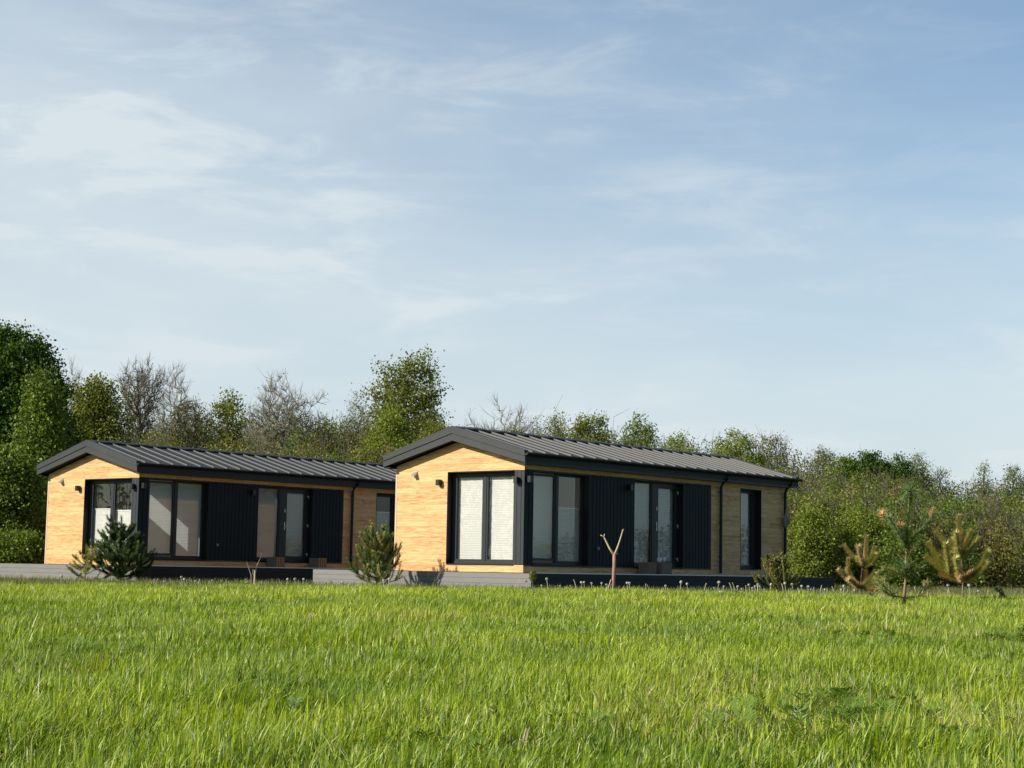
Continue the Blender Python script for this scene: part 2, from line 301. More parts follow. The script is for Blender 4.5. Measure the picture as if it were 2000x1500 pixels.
# ------------------------------------------------------------------ houses (local: x right along the gable, y along the length, z up from the wall foot)
ZB = -.093; HW = 4.273; HL = 12.2; OF = .27; OS = .22
WT, WB = 2.476, .176
def ztop(x): u = -x; return 2.635+.265*min(u+OS, HW+OS-u)      # underside line of the roof
def board_rows(mb, horiz, z0, z1, spans, pitch=.14, gap=.0035, th=.02):
    """horizontal boards; spans(za, zb) -> [(a0, a1, b0, b1)]: extent at bottom a, at top b"""
    k = math.floor(z0/pitch+1e-6)
    while k*pitch < z1-1e-4:
        za = max(z0, k*pitch+gap/2); zb = min(z1, (k+1)*pitch-gap/2); k += 1
        if zb-za < .004: continue
        for a0, a1, b0, b1 in spans(za, zb):
            if horiz == 'x': mb.hexa([(a0, 0, za), (a1, 0, za), (a1, th, za), (a0, th, za), (b0, 0, zb), (b1, 0, zb), (b1, th, zb), (b0, th, zb)])
            else: mb.hexa([(-th, a0, za), (0, a0, za), (0, a1, za), (-th, a1, za), (-th, b0, zb), (0, b0, zb), (0, b1, zb), (-th, b1, zb)])
def rect_frame(mb, plane, a0, a1, z0, z1, w, d0, d1, wb=None):
    """a frame of four bars; plane 'x' = lies in the gable (a = x, depth = y), 'y' = lies in the long wall (a = y, depth = x)"""
    wb = wb or w
    for (p, q, r, s) in ((a0, a0+w, z0, z1), (a1-w, a1, z0, z1), (a0+w, a1-w, z0, z0+wb), (a0+w, a1-w, z1-w, z1)):
        if plane == 'x': mb.box(p, q, d0, d1, r, s)
        else: mb.box(d0, d1, p, q, r, s)
def pleats(mb, plane, a0, a1, z0, z1, d, step=.042, amp=.006):
    n = max(2, int((z1-z0)/step)); V0 = len(mb.v)
    for i in range(2*n+1):
        z = z0+(z1-z0)*i/(2*n); off = amp if i % 2 else 0
        for a in (a0, a1): mb.v.append((a, d+off, z) if plane == 'x' else (d-off, a, z))
    for i in range(2*n): k = V0+2*i; mb.f.append([k, k+1, k+3, k+2]); mb.m.append(0)
def build_window(root, plane, outer, panes, blinds, depth, name='window', handle=None, hinge=False):
    """outer (a0, a1, z0, z1); panes list of (a0, a1, z0, z1); blinds list of (z0, z1, material) or None"""
    s = 1 if plane == 'x' else -1; d0 = s*depth
    mb = MB(); a0, a1, z0, z1 = outer
    px = sorted(panes); xs_ = [a0]+[v for p in px for v in p[:2]]+[a1]
    zlo = min(p[2] for p in px); zhi = max(p[3] for p in px)
    def bx(p, q, r, t, e0, e1): (mb.box(p, q, s*e0, s*e1, r, t) if plane == 'x' else mb.box(s*e0, s*e1, p, q, r, t))
    bx(a0, a1, z0, zlo-.05, depth-.01, depth+.07); bx(a0, a1, zhi+.05, z1, depth-.01, depth+.07)
    for i in range(0, len(xs_), 2):
        p, q = xs_[i], xs_[i+1]
        if q-p > .01: bx(p+(0 if i == 0 else .05), q-(0 if i == len(xs_)-2 else .05), zlo-.05, zhi+.05, depth-.01, depth+.07)
    w = mb.build(name, M['frame'], root, bevel=.004)
    for (p, q, r, t), bl in zip(panes, blinds):
        mb = MB(); rect_frame(mb, plane, p-.05, q+.05, r-.05, t+.05, .05, s*(depth+.004), s*(depth+.06)); sash = mb.build('sash', M['frame'], w, bevel=.004)
        mb = MB(); 
        if plane == 'x': mb.v = [(p, depth+.03, r), (q, depth+.03, r), (q, depth+.03, t), (p, depth+.03, t)]
        else: mb.v = [(-depth-.03, p, r), (-depth-.03, q, r), (-depth-.03, q, t), (-depth-.03, p, t)]
        mb.f = [[0, 1, 2, 3]]; mb.m = [0]; mb.build('pane', M['glass'], w, recalc=False)
        if bl:
            mb = MB(); pleats(mb, plane, p-.03, q+.03, max(r-.03, bl[0]), min(t+.03, bl[1]), s*(depth+.095)); b = mb.build('blind', M[bl[2]], w)
            mb = MB()
            if plane == 'x': mb.box(p-.03, q+.03, depth+.082, depth+.12, min(t+.03, bl[1]), min(t+.05, bl[1]+.03))
            else: mb.box(-depth-.12, -depth-.082, p-.03, q+.03, min(t+.03, bl[1]), min(t+.05, bl[1]+.03))
            # head rail belongs to the blind
            mb.build('head_rail', M['white'], w)
    if handle:
        hy, hz, n = handle
        mb = MB(); mb.box(-depth+.008, -depth+.018, hy-.016, hy+.016, hz-.12, hz+.12); mb.box(-depth+.018, -depth+.06, hy-.009, hy+.009, hz-.009, hz+.009); mb.box(-depth+.045, -depth+.06, hy-.009, hy+.10, hz-.010, hz+.010)
        mb.build('handle', M['steel'], w, bevel=.002)
        mb = MB(); mb.box(-depth+.008, -depth+.02, hy-.014, hy+.014, hz+.42, hz+.52); mb.build('lock_plate', M['steel'], w, bevel=.002)
    if hinge:
        for hz in (.41, 1.31, 2.21):
            mb = MB(); mb.tube([(-depth+.03, a1-.02, hz-.05), (-depth+.03, a1-.02, hz+.05)], .011, 8); mb.box(-depth+.012, -depth+.03, a1-.075, a1-.02, hz+.005, hz+.04); mb.build('hinge', M['steel'], w)
    return w
def build_house(loc, yaw, label, cfg):
    R = empty('cabin', loc, -yaw); tag(R, label, 'house', 'timber cabins with dark metal roofs')
    # ---- walls: larch boards
    mb = MB(); e = .004
    def gs(za, zb):
        out = []
        def ext(z): # gable extent limited by the slope
            if z <= ztop(0)-.03: return (-HW, 0)
            dz = (z-(2.635-.03))/.265-OS
            return (-HW+dz, -dz)
        a, b = ext(za), ext(zb)
        if b[0] >= b[1]-.02: return out
        if za >= WT-1e-6 or zb <= WB+1e-6: return [(a[0], a[1], b[0], b[1])]
        return [(-HW, -2.5, -HW, -2.5)]
    mb0 = MB(); board_rows(mb, 'x', 0, WB, gs); board_rows(mb, 'x', WB+.0001, WT-.0001, gs); board_rows(mb, 'x', WT, 3.2, gs)
    def ls(za, zb):
        top = 2.62
        if za >= WT-1e-6: return [(.021, HL, .021, HL)]
        if zb <= WB+1e-6: return [(.021, HL, .021, HL)]
        return [(8.12, 9.65, 8.12, 9.65), (10.77, HL, 10.77, HL)]
    board_rows(mb, 'y', 0, WB, ls); board_rows(mb, 'y', WB+.0001, WT-.0001, ls); board_rows(mb, 'y', WT, 2.62, ls)
    mb.build('wall', M['wood'], R)
    # structural shell behind the boards (dark membrane outside)
    mb = MB(); T = .17
    def shell_x(y0, y1, hole):   # gable shell with opening
        P = []
        if hole:
            mb.box(-HW+.02, -2.5, y0, y1, 0, WT); mb.box(-.31, -.02, y0, y1, WB, WT); mb.box(-HW+.02, -.02, y0, y1, -.0, WB) if False else mb.box(-2.5, -.02, y0, y1, 0, WB)
        else: mb.box(-HW+.02, -.02, y0, y1, 0, WT)
        mb.extrude([(-HW+.02, WT), (-.02, WT), (-.02, 2.66), (-HW/2, 3.2), (-HW+.02, 2.66)], lambda p, t: (p[0], t, p[1]), y0, y1)
    shell_x(.0215, T, True); shell_x(HL-T, HL-.0005, False)
    for a, b, z0, z1 in ((T, HL-T, 0, WB), (T, HL-T, WT, 2.6), (.33-.0, .335, WB, WT), (2.58, 4.51, WB, WT), (6.80, 9.65, WB, WT), (10.77, HL-T, WB, WT)):
        if b-a > .02: mb.box(-T, -.0215, a, b, z0, z1)
    mb.box(-.17, -.0215, .17, .33, WB, WT)
    mb.box(-HW+.01, -HW+T, T, HL-T, 0, 2.6)
    mb.build('wall_core', M['anth'], R)
    # rear gable skin and far long wall in larch as well
    mb = MB(); mb.box(-HW-.0, -HW+.0095, .021, HL, 0, 2.62); mb.extrude([(-HW, 0), (0, 0), (0, 2.62), (-HW/2, 3.18), (-HW, 2.62)], lambda p, t: (p[0], t, p[1]), HL, HL+.018)
    mb.build('rear_cladding', M['wood'], R)
    # interior
    mb = MB(); mb.box(-HW+T, -T, T, HL-T, .02, .05, 1); mb.box(-HW+T+.001, -T, T, HL-T, 2.52, 2.56); mb.box(-HW+T+.002, -HW+T+.03, T+.01, HL-T, .05, 2.52); mb.box(-HW+T+.03, -T, 3.6, 3.66, .05, 2.52); mb.box(-HW+T+.03, -T, 8.9, 8.96, .05, 2.52)
    mb.build('interior', [M['inner'], M['floor']], R)
    # corner trims
    mb = MB(); mb.box(-HW-.02, -HW+.03, -.008, .03, .0, 2.56); mb.build('corner_trim', M['pink'], R, bevel=.003)
    # ---- anthracite upright cladding on the long side and at the corner post; shade put into the long side's colour
    mb = MB()
    def vclad(a0, a1, z0=WB, z1=WT, pitch=.145):
        n = max(1, round((a1-a0)/pitch)); w = (a1-a0)/n
        mb.box(-.021, -.009, a0, a1, z0, z1)
        for i in range(n): mb.box(-.009, .001, a0+i*w+.012, a0+(i+1)*w-.012, z0+.002, z1-.002)
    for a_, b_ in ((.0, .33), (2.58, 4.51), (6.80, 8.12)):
        mb = MB(); vclad(a_, b_); mb.build('upright_cladding', M['shade_clad'], R, bevel=.002)
    mb = MB()
    # gable face of the corner post: two boards with a groove
    mb.box(-.31, -.018, .006, .021, WB, WT)
    for a, b in ((-.305, -.235), (-.225, -.1), (-.09, -.0)): mb.box(a, b, -.004, .006, WB+.002, WT-.002)
    mb.build('corner_post', M['anth'], R, bevel=.002)
    # reveals: head, sill and jamb linings of the openings
    mb = MB()
    mb.box(-2.5, -2.485, -.006, .26, WB, WT); mb.box(-2.485, -.31, -.006, .26, WT-.02, WT+.004); mb.box(-2.485, -.31, -.02, .26, WB-.005, WB+.02); mb.box(-.325, -.31, .022, .26, WB+.02, WT-.02)
    for a, b in ((.33, 2.58), (4.51, 6.80), (9.65, 10.77)):
        mb.box(-.26, .006, b-.015, b+.0, WB, WT); mb.box(-.26, .006, a, a+.015, WB, WT); mb.box(-.26, .006, a+.015, b-.015, WT-.02, WT+.003); mb.box(-.26, .02, a+.015, b-.015, WB-.004, WB+.02)
    mb.box(.001, .012, .0, 8.12, WT-.0, WT+.022); mb.box(.001, .012, .0, 8.12, WB-.022, WB-.004); mb.box(.001, .01, 8.12, 8.14, WB-.02, WT+.02)
    mb.build('opening_lining', M['black'], R)
    # ---- windows
    zl, zh = .31, 2.34
    build_window(R, 'x', (-2.485, -.325, WB+.02, WT-.02), [(-2.347, -1.508, zl, zh), (-1.316, -.5, zl, zh)], cfg['gable'], .19)
    build_window(R, 'y', (.345, 2.565, WB+.02, WT-.02), [(.555, 1.395, .36, 2.37), (1.579, 2.50, .30, 2.40)], cfg['long'], .19)
    build_window(R, 'y', (4.525, 5.66, WB+.02, WT-.02), [(4.70, 5.526, .30, 2.40)], [cfg['side']], .19)
    d = build_window(R, 'y', (5.66, 6.785, WB+.02, WT-.02), [(5.886, 6.66, .36, 2.30)], [cfg['door']], .19, name='door', handle=(5.79, 1.28, 1), hinge=True)
    build_window(R, 'y', (9.665, 10.755, WB+.02, WT-.02), [(9.80, 10.57, .30, 2.36)], [cfg['end']], .19)
    # ---- roof
    mb = MB(); ex = OS
    zt0, zta = 2.885, 3.555; zb0, zba = 2.66, 3.28
    prof = [(-HW-ex, zb0), (-HW/2, zba), (ex, zb0), (ex, zt0), (-HW/2, zta), (-HW-ex, zt0)]
    mb.extrude(prof, lambda p, t: (p[0], t, p[1]), -OF+.03, HL+OF-.03)
    sl = (zta-zt0)/(HW/2+ex)
    y = .02
    while y < HL+OF-.1:
        for sgn in (1, -1):
            xc = -HW/2; xe = ex if sgn > 0 else -HW-ex
            p = [(xc+sgn*.10, zta-.10*sl), (xe, zt0)]
            mb.hexa([(p[0][0], y-.008, p[0][1]-.003), (p[1][0], y-.008, p[1][1]-.003), (p[1][0], y+.008, p[1][1]-.003), (p[0][0], y+.008, p[0][1]-.003), (p[0][0], y-.005, p[0][1]+.042), (p[1][0], y-.005, p[1][1]+.042), (p[1][0], y+.005, p[1][1]+.042), (p[0][0], y+.005, p[0][1]+.042)], 1)
        y += .505
    rf = mb.build('roof', [M['roof'], M['seam_glint']], R)
    mb = MB(); y = -OF+.13; k = 0
    while y < HL+OF-.05:
        y1 = min(y+.505, HL+OF-.02); h = .028+.012*(k % 2); k += 1
        for sgn in (1, -1):
            x1 = -HW/2+sgn*.15; z1_ = zta-.15*sl
            mb.hexa([(-HW/2, y, zta+.004), (x1, y, z1_+.02), (x1, y1, z1_+.02), (-HW/2, y1, zta+.004), (-HW/2, y, zta+h+.03), (x1, y, z1_+h+.02), (x1, y1-.004, z1_+h+.02), (-HW/2, y1-.004, zta+h+.03)])
        y = y1
    mb.build('ridge_cap', M['black'], rf)
    # verge: fascia board below, flashing above, front and rear
    for (ya, yb, yc) in ((-OF+.03, -OF, -OF-.022), (HL+OF-.03, HL+OF, HL+OF+.022)):
        mb = MB()
        for sgn in (1, -1):
            xe = ex+.005 if sgn > 0 else -HW-ex-.005; xm = -HW/2
            def band(b0, b1, t0, t1, y0, y1):   # b at eave, t at apex
                mb.hexa([(xe, y0, b0), (xm, y0, t0), (xm, y1, t0), (xe, y1, b0), (xe, y0, b1), (xm, y0, t1), (xm, y1, t1), (xe, y1, b1)])
            band(2.635, 2.79, 3.24, 3.42, ya, yb); band(2.79, 2.925, 3.42, 3.60, ya, yc)
            band(2.888, 2.929, 3.565, 3.604, ya+(.10 if ya < 1 else -.10), yc-(.002 if ya < 1 else -.002))
        mb.build('fascia', M['fascia'], rf)
    # eaves boards + soffit
    mb = MB(); mb.box(ex-.03, ex-.001, -OF+.035, HL+OF-.035, 2.60, 2.87); mb.box(.024, ex-.03, -OF+.035, HL+OF-.035, 2.60, 2.63); mb.box(-HW-ex+.001, -HW-ex+.03, -OF+.035, HL+OF-.035, 2.60, 2.87); mb.box(-HW-ex+.03, -HW-.024, -OF+.035, HL+OF-.035, 2.60, 2.63)
    mb.build('eaves_board', M['black'], rf)
    # gutters
    for sgn in (1, -1):
        mb = MB(); xo = ex+.062 if sgn > 0 else -HW-ex-.062; r = .062
        arc = [(xo+r*cos(t), 2.86+r*sin(t)) for t in [pi+pi*i/10 for i in range(11)]]; arc2 = [(xo+(r-.008)*cos(t), 2.86+(r-.008)*sin(t)) for t in [2*pi-pi*i/10 for i in range(11)]]
        n = len(arc)
        for i in range(n-1):
            j = 2*n-2-i
            pr = arc+arc2
            mb.extrude([pr[i], pr[i+1], pr[j], pr[j+1]], lambda p, t: (p[0], t, p[1]), -OF-.03, HL+OF+.05)
        for yy in (-OF-.032, HL+OF+.045): mb.extrude(arc, lambda p, t: (p[0], t, p[1]), yy, yy+.006)
        mb.box(xo+sgn*(r-.012), xo+sgn*(r+.006), -OF-.03, HL+OF+.05, 2.85, 2.874)
        mb.build('gutter', M['black'], rf)
    for yy in cfg['pipes']:
        mb = MB(); mb.tube([(ex+.06, yy+.02, 2.80), (ex+.055, yy, 2.70), (.14, yy-.02, 2.58), (.075, yy-.02, 2.46), (.07, yy-.02, 1.2), (.07, yy-.02, .06)], .043, 12)
        for zz in (.5, 1.45, 2.3): mb.tube([(.07, yy-.02, zz), (.07, yy-.02, zz+.03)], .05, 12); mb.box(0, .03, yy-.035, yy-.005, zz, zz+.03)
        mb.build('downpipe', M['black'], R, smooth=False)
    # ---- fittings
    def gable_lamp(x, z, y0=0):
        mb = MB(); mb.box(x-.045, x+.045, y0-.022, y0, z-.055, z+.055); mb.box(x-.055, x+.055, y0-.13, y0-.022, z-.075, z+.075); mb.build('wall_lamp', M['lamp'], R, bevel=.004)
    def side_lamp(y, z):
        mb = MB(); mb.box(0, .022, y-.045, y+.045, z-.055, z+.055); mb.box(.022, .13, y-.055, y+.055, z-.075, z+.075); mb.build('wall_lamp', M['lamp'], R, bevel=.004)
    gable_lamp(-2.74, 2.215); gable_lamp(-.19, 2.225, -.004); side_lamp(.12, 2.25); side_lamp(4.24, 2.24)
    mb = MB(); x, z = -3.60, 2.44
    mb.hexa([(x-.075, -.02, z-.08), (x+.075, -.02, z-.08), (x+.075, 0, z-.08), (x-.075, 0, z-.08), (x-.075, -.02, z+.08), (x+.075, -.02, z+.08), (x+.075, 0, z+.08), (x-.075, 0, z+.08)])
    mb.hexa([(x-.06, -.15, z-.06), (x+.06, -.15, z-.06), (x+.06, -.02, z-.02), (x-.06, -.02, z-.02), (x-.06, -.11, z-.02), (x+.06, -.11, z-.02), (x+.06, -.02, z+.065), (x-.06, -.02, z+.065)])
    mb.build('vent_hood', M['steel'], R, bevel=.003)
    mb = MB(); mb.box(.002, .05, 2.905, 2.985, .60, .68); mb.build('socket_box', mat('socket_grey', (.16, .16, .16), .5) if 'socket_grey' not in bpy.data.materials else bpy.data.materials['socket_grey'], R, bevel=.005)
    return R
def build_deck(loc, yaw, label, p=.45, q=.62, left=6.8, rear=1.7):
    R = empty('deck', loc, -yaw); tag(R, label, 'deck', 'grey board decks around the cabins')
    x0, x1, y0, y1 = -left, q, -p, HL+rear; zg = -.46; ztp = -.012
    mb = MB()
    n = 42
    for i in range(n):
        a = y0+.02+(y1-y0-.04)*i/n; b = y0+.02+(y1-y0-.04)*(i+1)/n-.006
        mb.box(x0+.02, x1-.02, a, b, ztp-.028, ztp)
    mb.build('deck_boards', M['decktop'], R)
    zr = [ztp-.002, ztp-.125, ztp-.25, zg]
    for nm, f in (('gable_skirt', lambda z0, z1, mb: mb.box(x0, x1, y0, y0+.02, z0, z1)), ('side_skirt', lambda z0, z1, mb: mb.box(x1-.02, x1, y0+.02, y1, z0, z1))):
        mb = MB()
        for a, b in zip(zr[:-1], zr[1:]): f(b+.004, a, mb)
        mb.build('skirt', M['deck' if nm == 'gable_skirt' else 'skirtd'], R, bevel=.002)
    mb = MB(); mb.box(x0, x0+.02, y0+.02, y1, zg, ztp-.03); mb.box(x0, x1-.02, y1-.02, y1, zg, ztp-.03); mb.build('skirt', M['deck'], R)
    mb = MB(); mb.box(x1-.03, x1+.006, y0+.0, 10.8, ztp, ztp+.024); mb.build('edge_highlight', M['pot_glint'], R)  # added pale strip, painted as the deck edge catching light
    mb = MB(); mb.box(x0+.03, x1-.03, y0+.03, y1-.03, zg, zg+.3); mb.build('deck_frame', M['darkbark'], R)
    return R
PR = (.3422, 41.4017, ZB); PL = (-10.5132, 48.5768, ZB+.003); YL = .6919
full_w = (0, 3, 'blindw'); full_b = (0, 3, 'blindb')
HR = build_house(PR, YAW, 'right cabin with closed white blinds in its sunlit gable window', dict(gable=[full_w, full_w], long=[full_b, (0, 1.61, 'blindb')], side=full_b, door=full_b, end=full_b, pipes=(8.56, 12.0)))
HLo = build_house(PL, YL, 'left cabin with half lowered white blinds, partly hidden behind the other cabin', dict(gable=[(0, 1.60, 'blindw'), (0, 1.55, 'blindw')], long=[full_b, full_b], side=full_b, door=full_b, end=(0, 1.85, 'blindb'), pipes=(8.5, 12.0)))
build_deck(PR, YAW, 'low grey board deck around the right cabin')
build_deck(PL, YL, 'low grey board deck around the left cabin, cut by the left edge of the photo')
def Wp(h, u, v, z):
    (x, y, zb), t = (PR, YAW) if h == 'R' else (PL, YL)
    return Vector((x-u*cos(t)+v*sin(t), y+u*sin(t)+v*cos(t), zb+z))
# slatted crates on the decks
def crate(h, u, v, label, w=.42, d=.36, hh=.33, orange=True):
    r = empty('slatted_crate', Wp(h, u, v, -.012), -(YAW if h == 'R' else YL)); tag(r, label, 'crate', 'slatted wooden crates on the decks')
    mb = MB(); mb.box(-w/2, w/2, -d/2, -d/2+.018, .0, hh); mb.box(-w/2, w/2, d/2-.018, d/2, 0, hh); mb.build('side_panel', M['crate'], r, bevel=.003)
    for sx_ in (-w/2, w/2-.018):
        for k in range(4):
            a = -d/2+.022+k*(d-.044)/4; mb = MB(); mb.box(sx_, sx_+.018, a+.01, a+(d-.044)/4-.022, 0, hh); mb.build('slat', M['crateo'] if orange else M['crate'], r)
    mb = MB(); mb.box(-w/2+.02, w/2-.02, -d/2+.02, d/2-.02, hh-.05, hh-.03); mb.build('shelf', M['crate'], r); mb = MB(); mb.box(-w/2+.02, w/2-.02, -d/2+.02, d/2-.02, .02, .04); mb.build('base_panel', M['crate'], r)
    return r
crate('L', .0-.28, 5.05, 'slatted wooden crate left of the door of the left cabin'); crate('L', -.28, 6.82, 'slatted wooden crate right of the door of the left cabin, next to a young pine')
crate('R', -.30, 4.72, 'grey slatted crate left of the door of the right cabin', orange=False, w=.34, d=.34)
crate('R', -.34, 5.3, 'grey slatted crate right before the door of the right cabin, with two pots on it', orange=False, w=.36, d=.42)
for (v, r0, r1, hh, lab) in ((5.19, .05, .068, .11, 'small round grey pot on the crate before the door'), (5.4, .025, .065, .13, 'small flared grey pot on the crate before the door')):
    mb = MB(); p = [(0, 0, 0), (0, 0, hh*.5), (0, 0, hh*.85), (0, 0, hh), (0, 0, hh-.01), (0, 0, hh*.4)]; mb.tube(p, [r0, (r0+r1)/2+.008, r1, r1*.95, r1*.8, r0*.7], 14)
    o = mb.build('pot', M['pot_glint'], smooth=True); o.location = Wp('R', -.34, v, -.012+.33); tag(o, lab, 'pot')
# cloth hanging on the far downpipe
mb = MB(); pts = [(0, 0, .25), (.01, 0, .15), (-.01, .01, .02), (.015, 0, -.12), (0, 0, -.22)]
mb.tube(pts, [.012, .05, .085, .075, .02], 9); mb.tube([(.0, .0, .2), (.0, .0, .34)], .006, 5); mb.tube([(.03, -.02, .12), (.09, -.03, .0), (.10, -.02, -.10)], [.03, .045, .012], 7)
o = mb.build('rag', M['rag'], smooth=True); o.location = Wp('R', -.13, 11.9, 1.62); tag(o, 'grey rag tied to the downpipe at the far corner of the right cabin', 'rag')

# ------------------------------------------------------------------ trees
def grow(P, root, bf, trunk_n=0, trunk=None):
    """balanced minimum spanning tree; returns nodes, parent"""
    nodes = [np.array(root, float)] if trunk is None else [np.array(t, float) for t in trunk]
    par = [-1]+list(range(len(nodes)-1)); plen = [0.]
    for i in range(1, len(nodes)): plen.append(plen[-1]+np.linalg.norm(nodes[i]-nodes[i-1])*.6)
    P = np.asarray(P, float); n = len(P); best = np.full(n, 1e18); bi = np.zeros(n, int)
    def upd(k):
        c = np.linalg.norm(P-nodes[k], axis=1)*(1+np.clip((nodes[k][2]-P[:, 2])*.25, 0, 1))+bf*plen[k]; m = c < best; best[m] = c[m]; bi[m] = k
    for k in range(len(nodes)): upd(k)
    done = np.zeros(n, bool)
    for _ in range(n):
        i = int(np.argmin(np.where(done, 1e18, best))); done[i] = True; k = len(nodes); q = bi[i]
        nodes.append(P[i]); par.append(q); plen.append(plen[q]+np.linalg.norm(P[i]-nodes[q]))
        upd(k); best[i] = 1e18
    return np.array(nodes), np.array(par)
def radii(nodes, par, tip, power=2.3, rmax=.5):
    r = np.zeros(len(nodes)); 
    for i in range(len(nodes)-1, -1, -1):
        r[i] = max(r[i], tip**power); 
        if par[i] >= 0: r[par[i]] += r[i]
    return np.minimum(r**(1/power), rmax)
def prisms(A, B, ra, rb, n=4):
    d = B-A; d = d/np.maximum(np.linalg.norm(d, axis=1, keepdims=True), 1e-6)
    ref = np.where(np.abs(d[:, 2:3]) > .9, np.array([[1., 0, 0]]), np.array([[0, 0, 1.]])); a = np.cross(d, ref); a /= np.linalg.norm(a, axis=1, keepdims=True); b = np.cross(d, a)
    V = []
    for P_, r in ((A, ra), (B, rb)):
        for k in range(n): t = 2*pi*k/n; V.append(P_+(a*cos(t)+b*sin(t))*r[:, None])
    V = np.stack(V, 1); m = len(A); o = np.arange(m)*2*n
    return V.reshape(-1, 3), np.concatenate([np.stack([o+k, o+(k+1) % n, o+n+(k+1) % n, o+n+k], 1) for k in range(n)])
def leafcards(C, size, col, up=.3, elong=1.5):
    n = len(C); d = rng.normal(0, 1, (n, 3)); d /= np.linalg.norm(d, axis=1, keepdims=True); e = rng.normal(0, 1, (n, 3)); e[:, 2] += up
    a = np.cross(d, e); a /= np.linalg.norm(a, axis=1, keepdims=True); s = (size*rng.uniform(.6, 1.3, n))[:, None]
    V = np.stack([C-d*s*elong/2, C+a*s/2, C+d*s*elong/2, C-a*s/2], 1).reshape(-1, 3); o = np.arange(n)*4
    return V, np.stack([o, o+1, o+2, o+3], 1), np.repeat(col, 4, 0)
def crown_pts(n, h0, h1, R, shape, lob, surf=.6, flat=1.0):
    """points inside a crown envelope (local, z up); shape(t) -> relative radius"""
    out = []; ph = rng.uniform(0, 6.28, 6); am = rng.uniform(.3, 1, 6)
    t = rng.random(n*4); a = rng.uniform(0, 2*pi, n*4)
    rel = np.array([shape(q) for q in t]); keep = rng.random(len(t)) < rel**1.5/max(rel.max(), 1e-3)**1.5+.02; t, a, rel = t[keep][:n], a[keep][:n], rel[keep][:n]
    lobes = 1+lob*(am[0]*np.sin(a*2+ph[0])*np.sin(t*5+ph[1])+am[1]*np.sin(a*3+ph[2]+t*4)*.8+am[2]*np.sin(a*5+ph[3])*np.sin(t*11+ph[4])*.6)
    r = R*rel*lobes*rng.random(len(t))**surf
    z = h0+(h1-h0)*t*(1+lob*.12*np.sin(a*2+ph[5]))
    return np.stack([r*np.cos(a), r*np.sin(a)*flat, z], 1)
SH = dict(round=lambda t: math.sqrt(max(0, 1-(2*t-1)**2)), vase=lambda t: max(.1, (math.sin(t*pi*.72))**.8)*(1 if t < .93 else .8), cone=lambda t: (1-t)**.75+.05, egg=lambda t: math.sqrt(max(0, 1-(1.7*t-.7)**2)) if t > .41 else .45+.55*(t/.41)**.7, umbrella=lambda t: .25+.95*t if t < .75 else math.sqrt(max(0, 1-((t-.75)/.27)**2)), column=lambda t: min(1, .55+.9*t)*math.sqrt(max(0, 1-max(0, (t-.6)/.4)**2)), layered=lambda t: ((1-t)**.8+.06)*(.65+.35*abs(math.sin(t*15))))
GREEN = dict(dark=((0.026, 0.062, 0.007), (0.077, 0.149, 0.013)), mid=((0.069, 0.122, 0.019), (0.182, 0.251, 0.036)), fresh=((0.109, 0.161, 0.02), (0.248, 0.3, 0.044)), olive=((0.101, 0.133, 0.026), (0.227, 0.25, 0.047)), brown=((0.13, 0.125, 0.04), (0.244, 0.221, 0.061)), grey=((0.099, 0.138, 0.043), (0.214, 0.251, 0.084)))
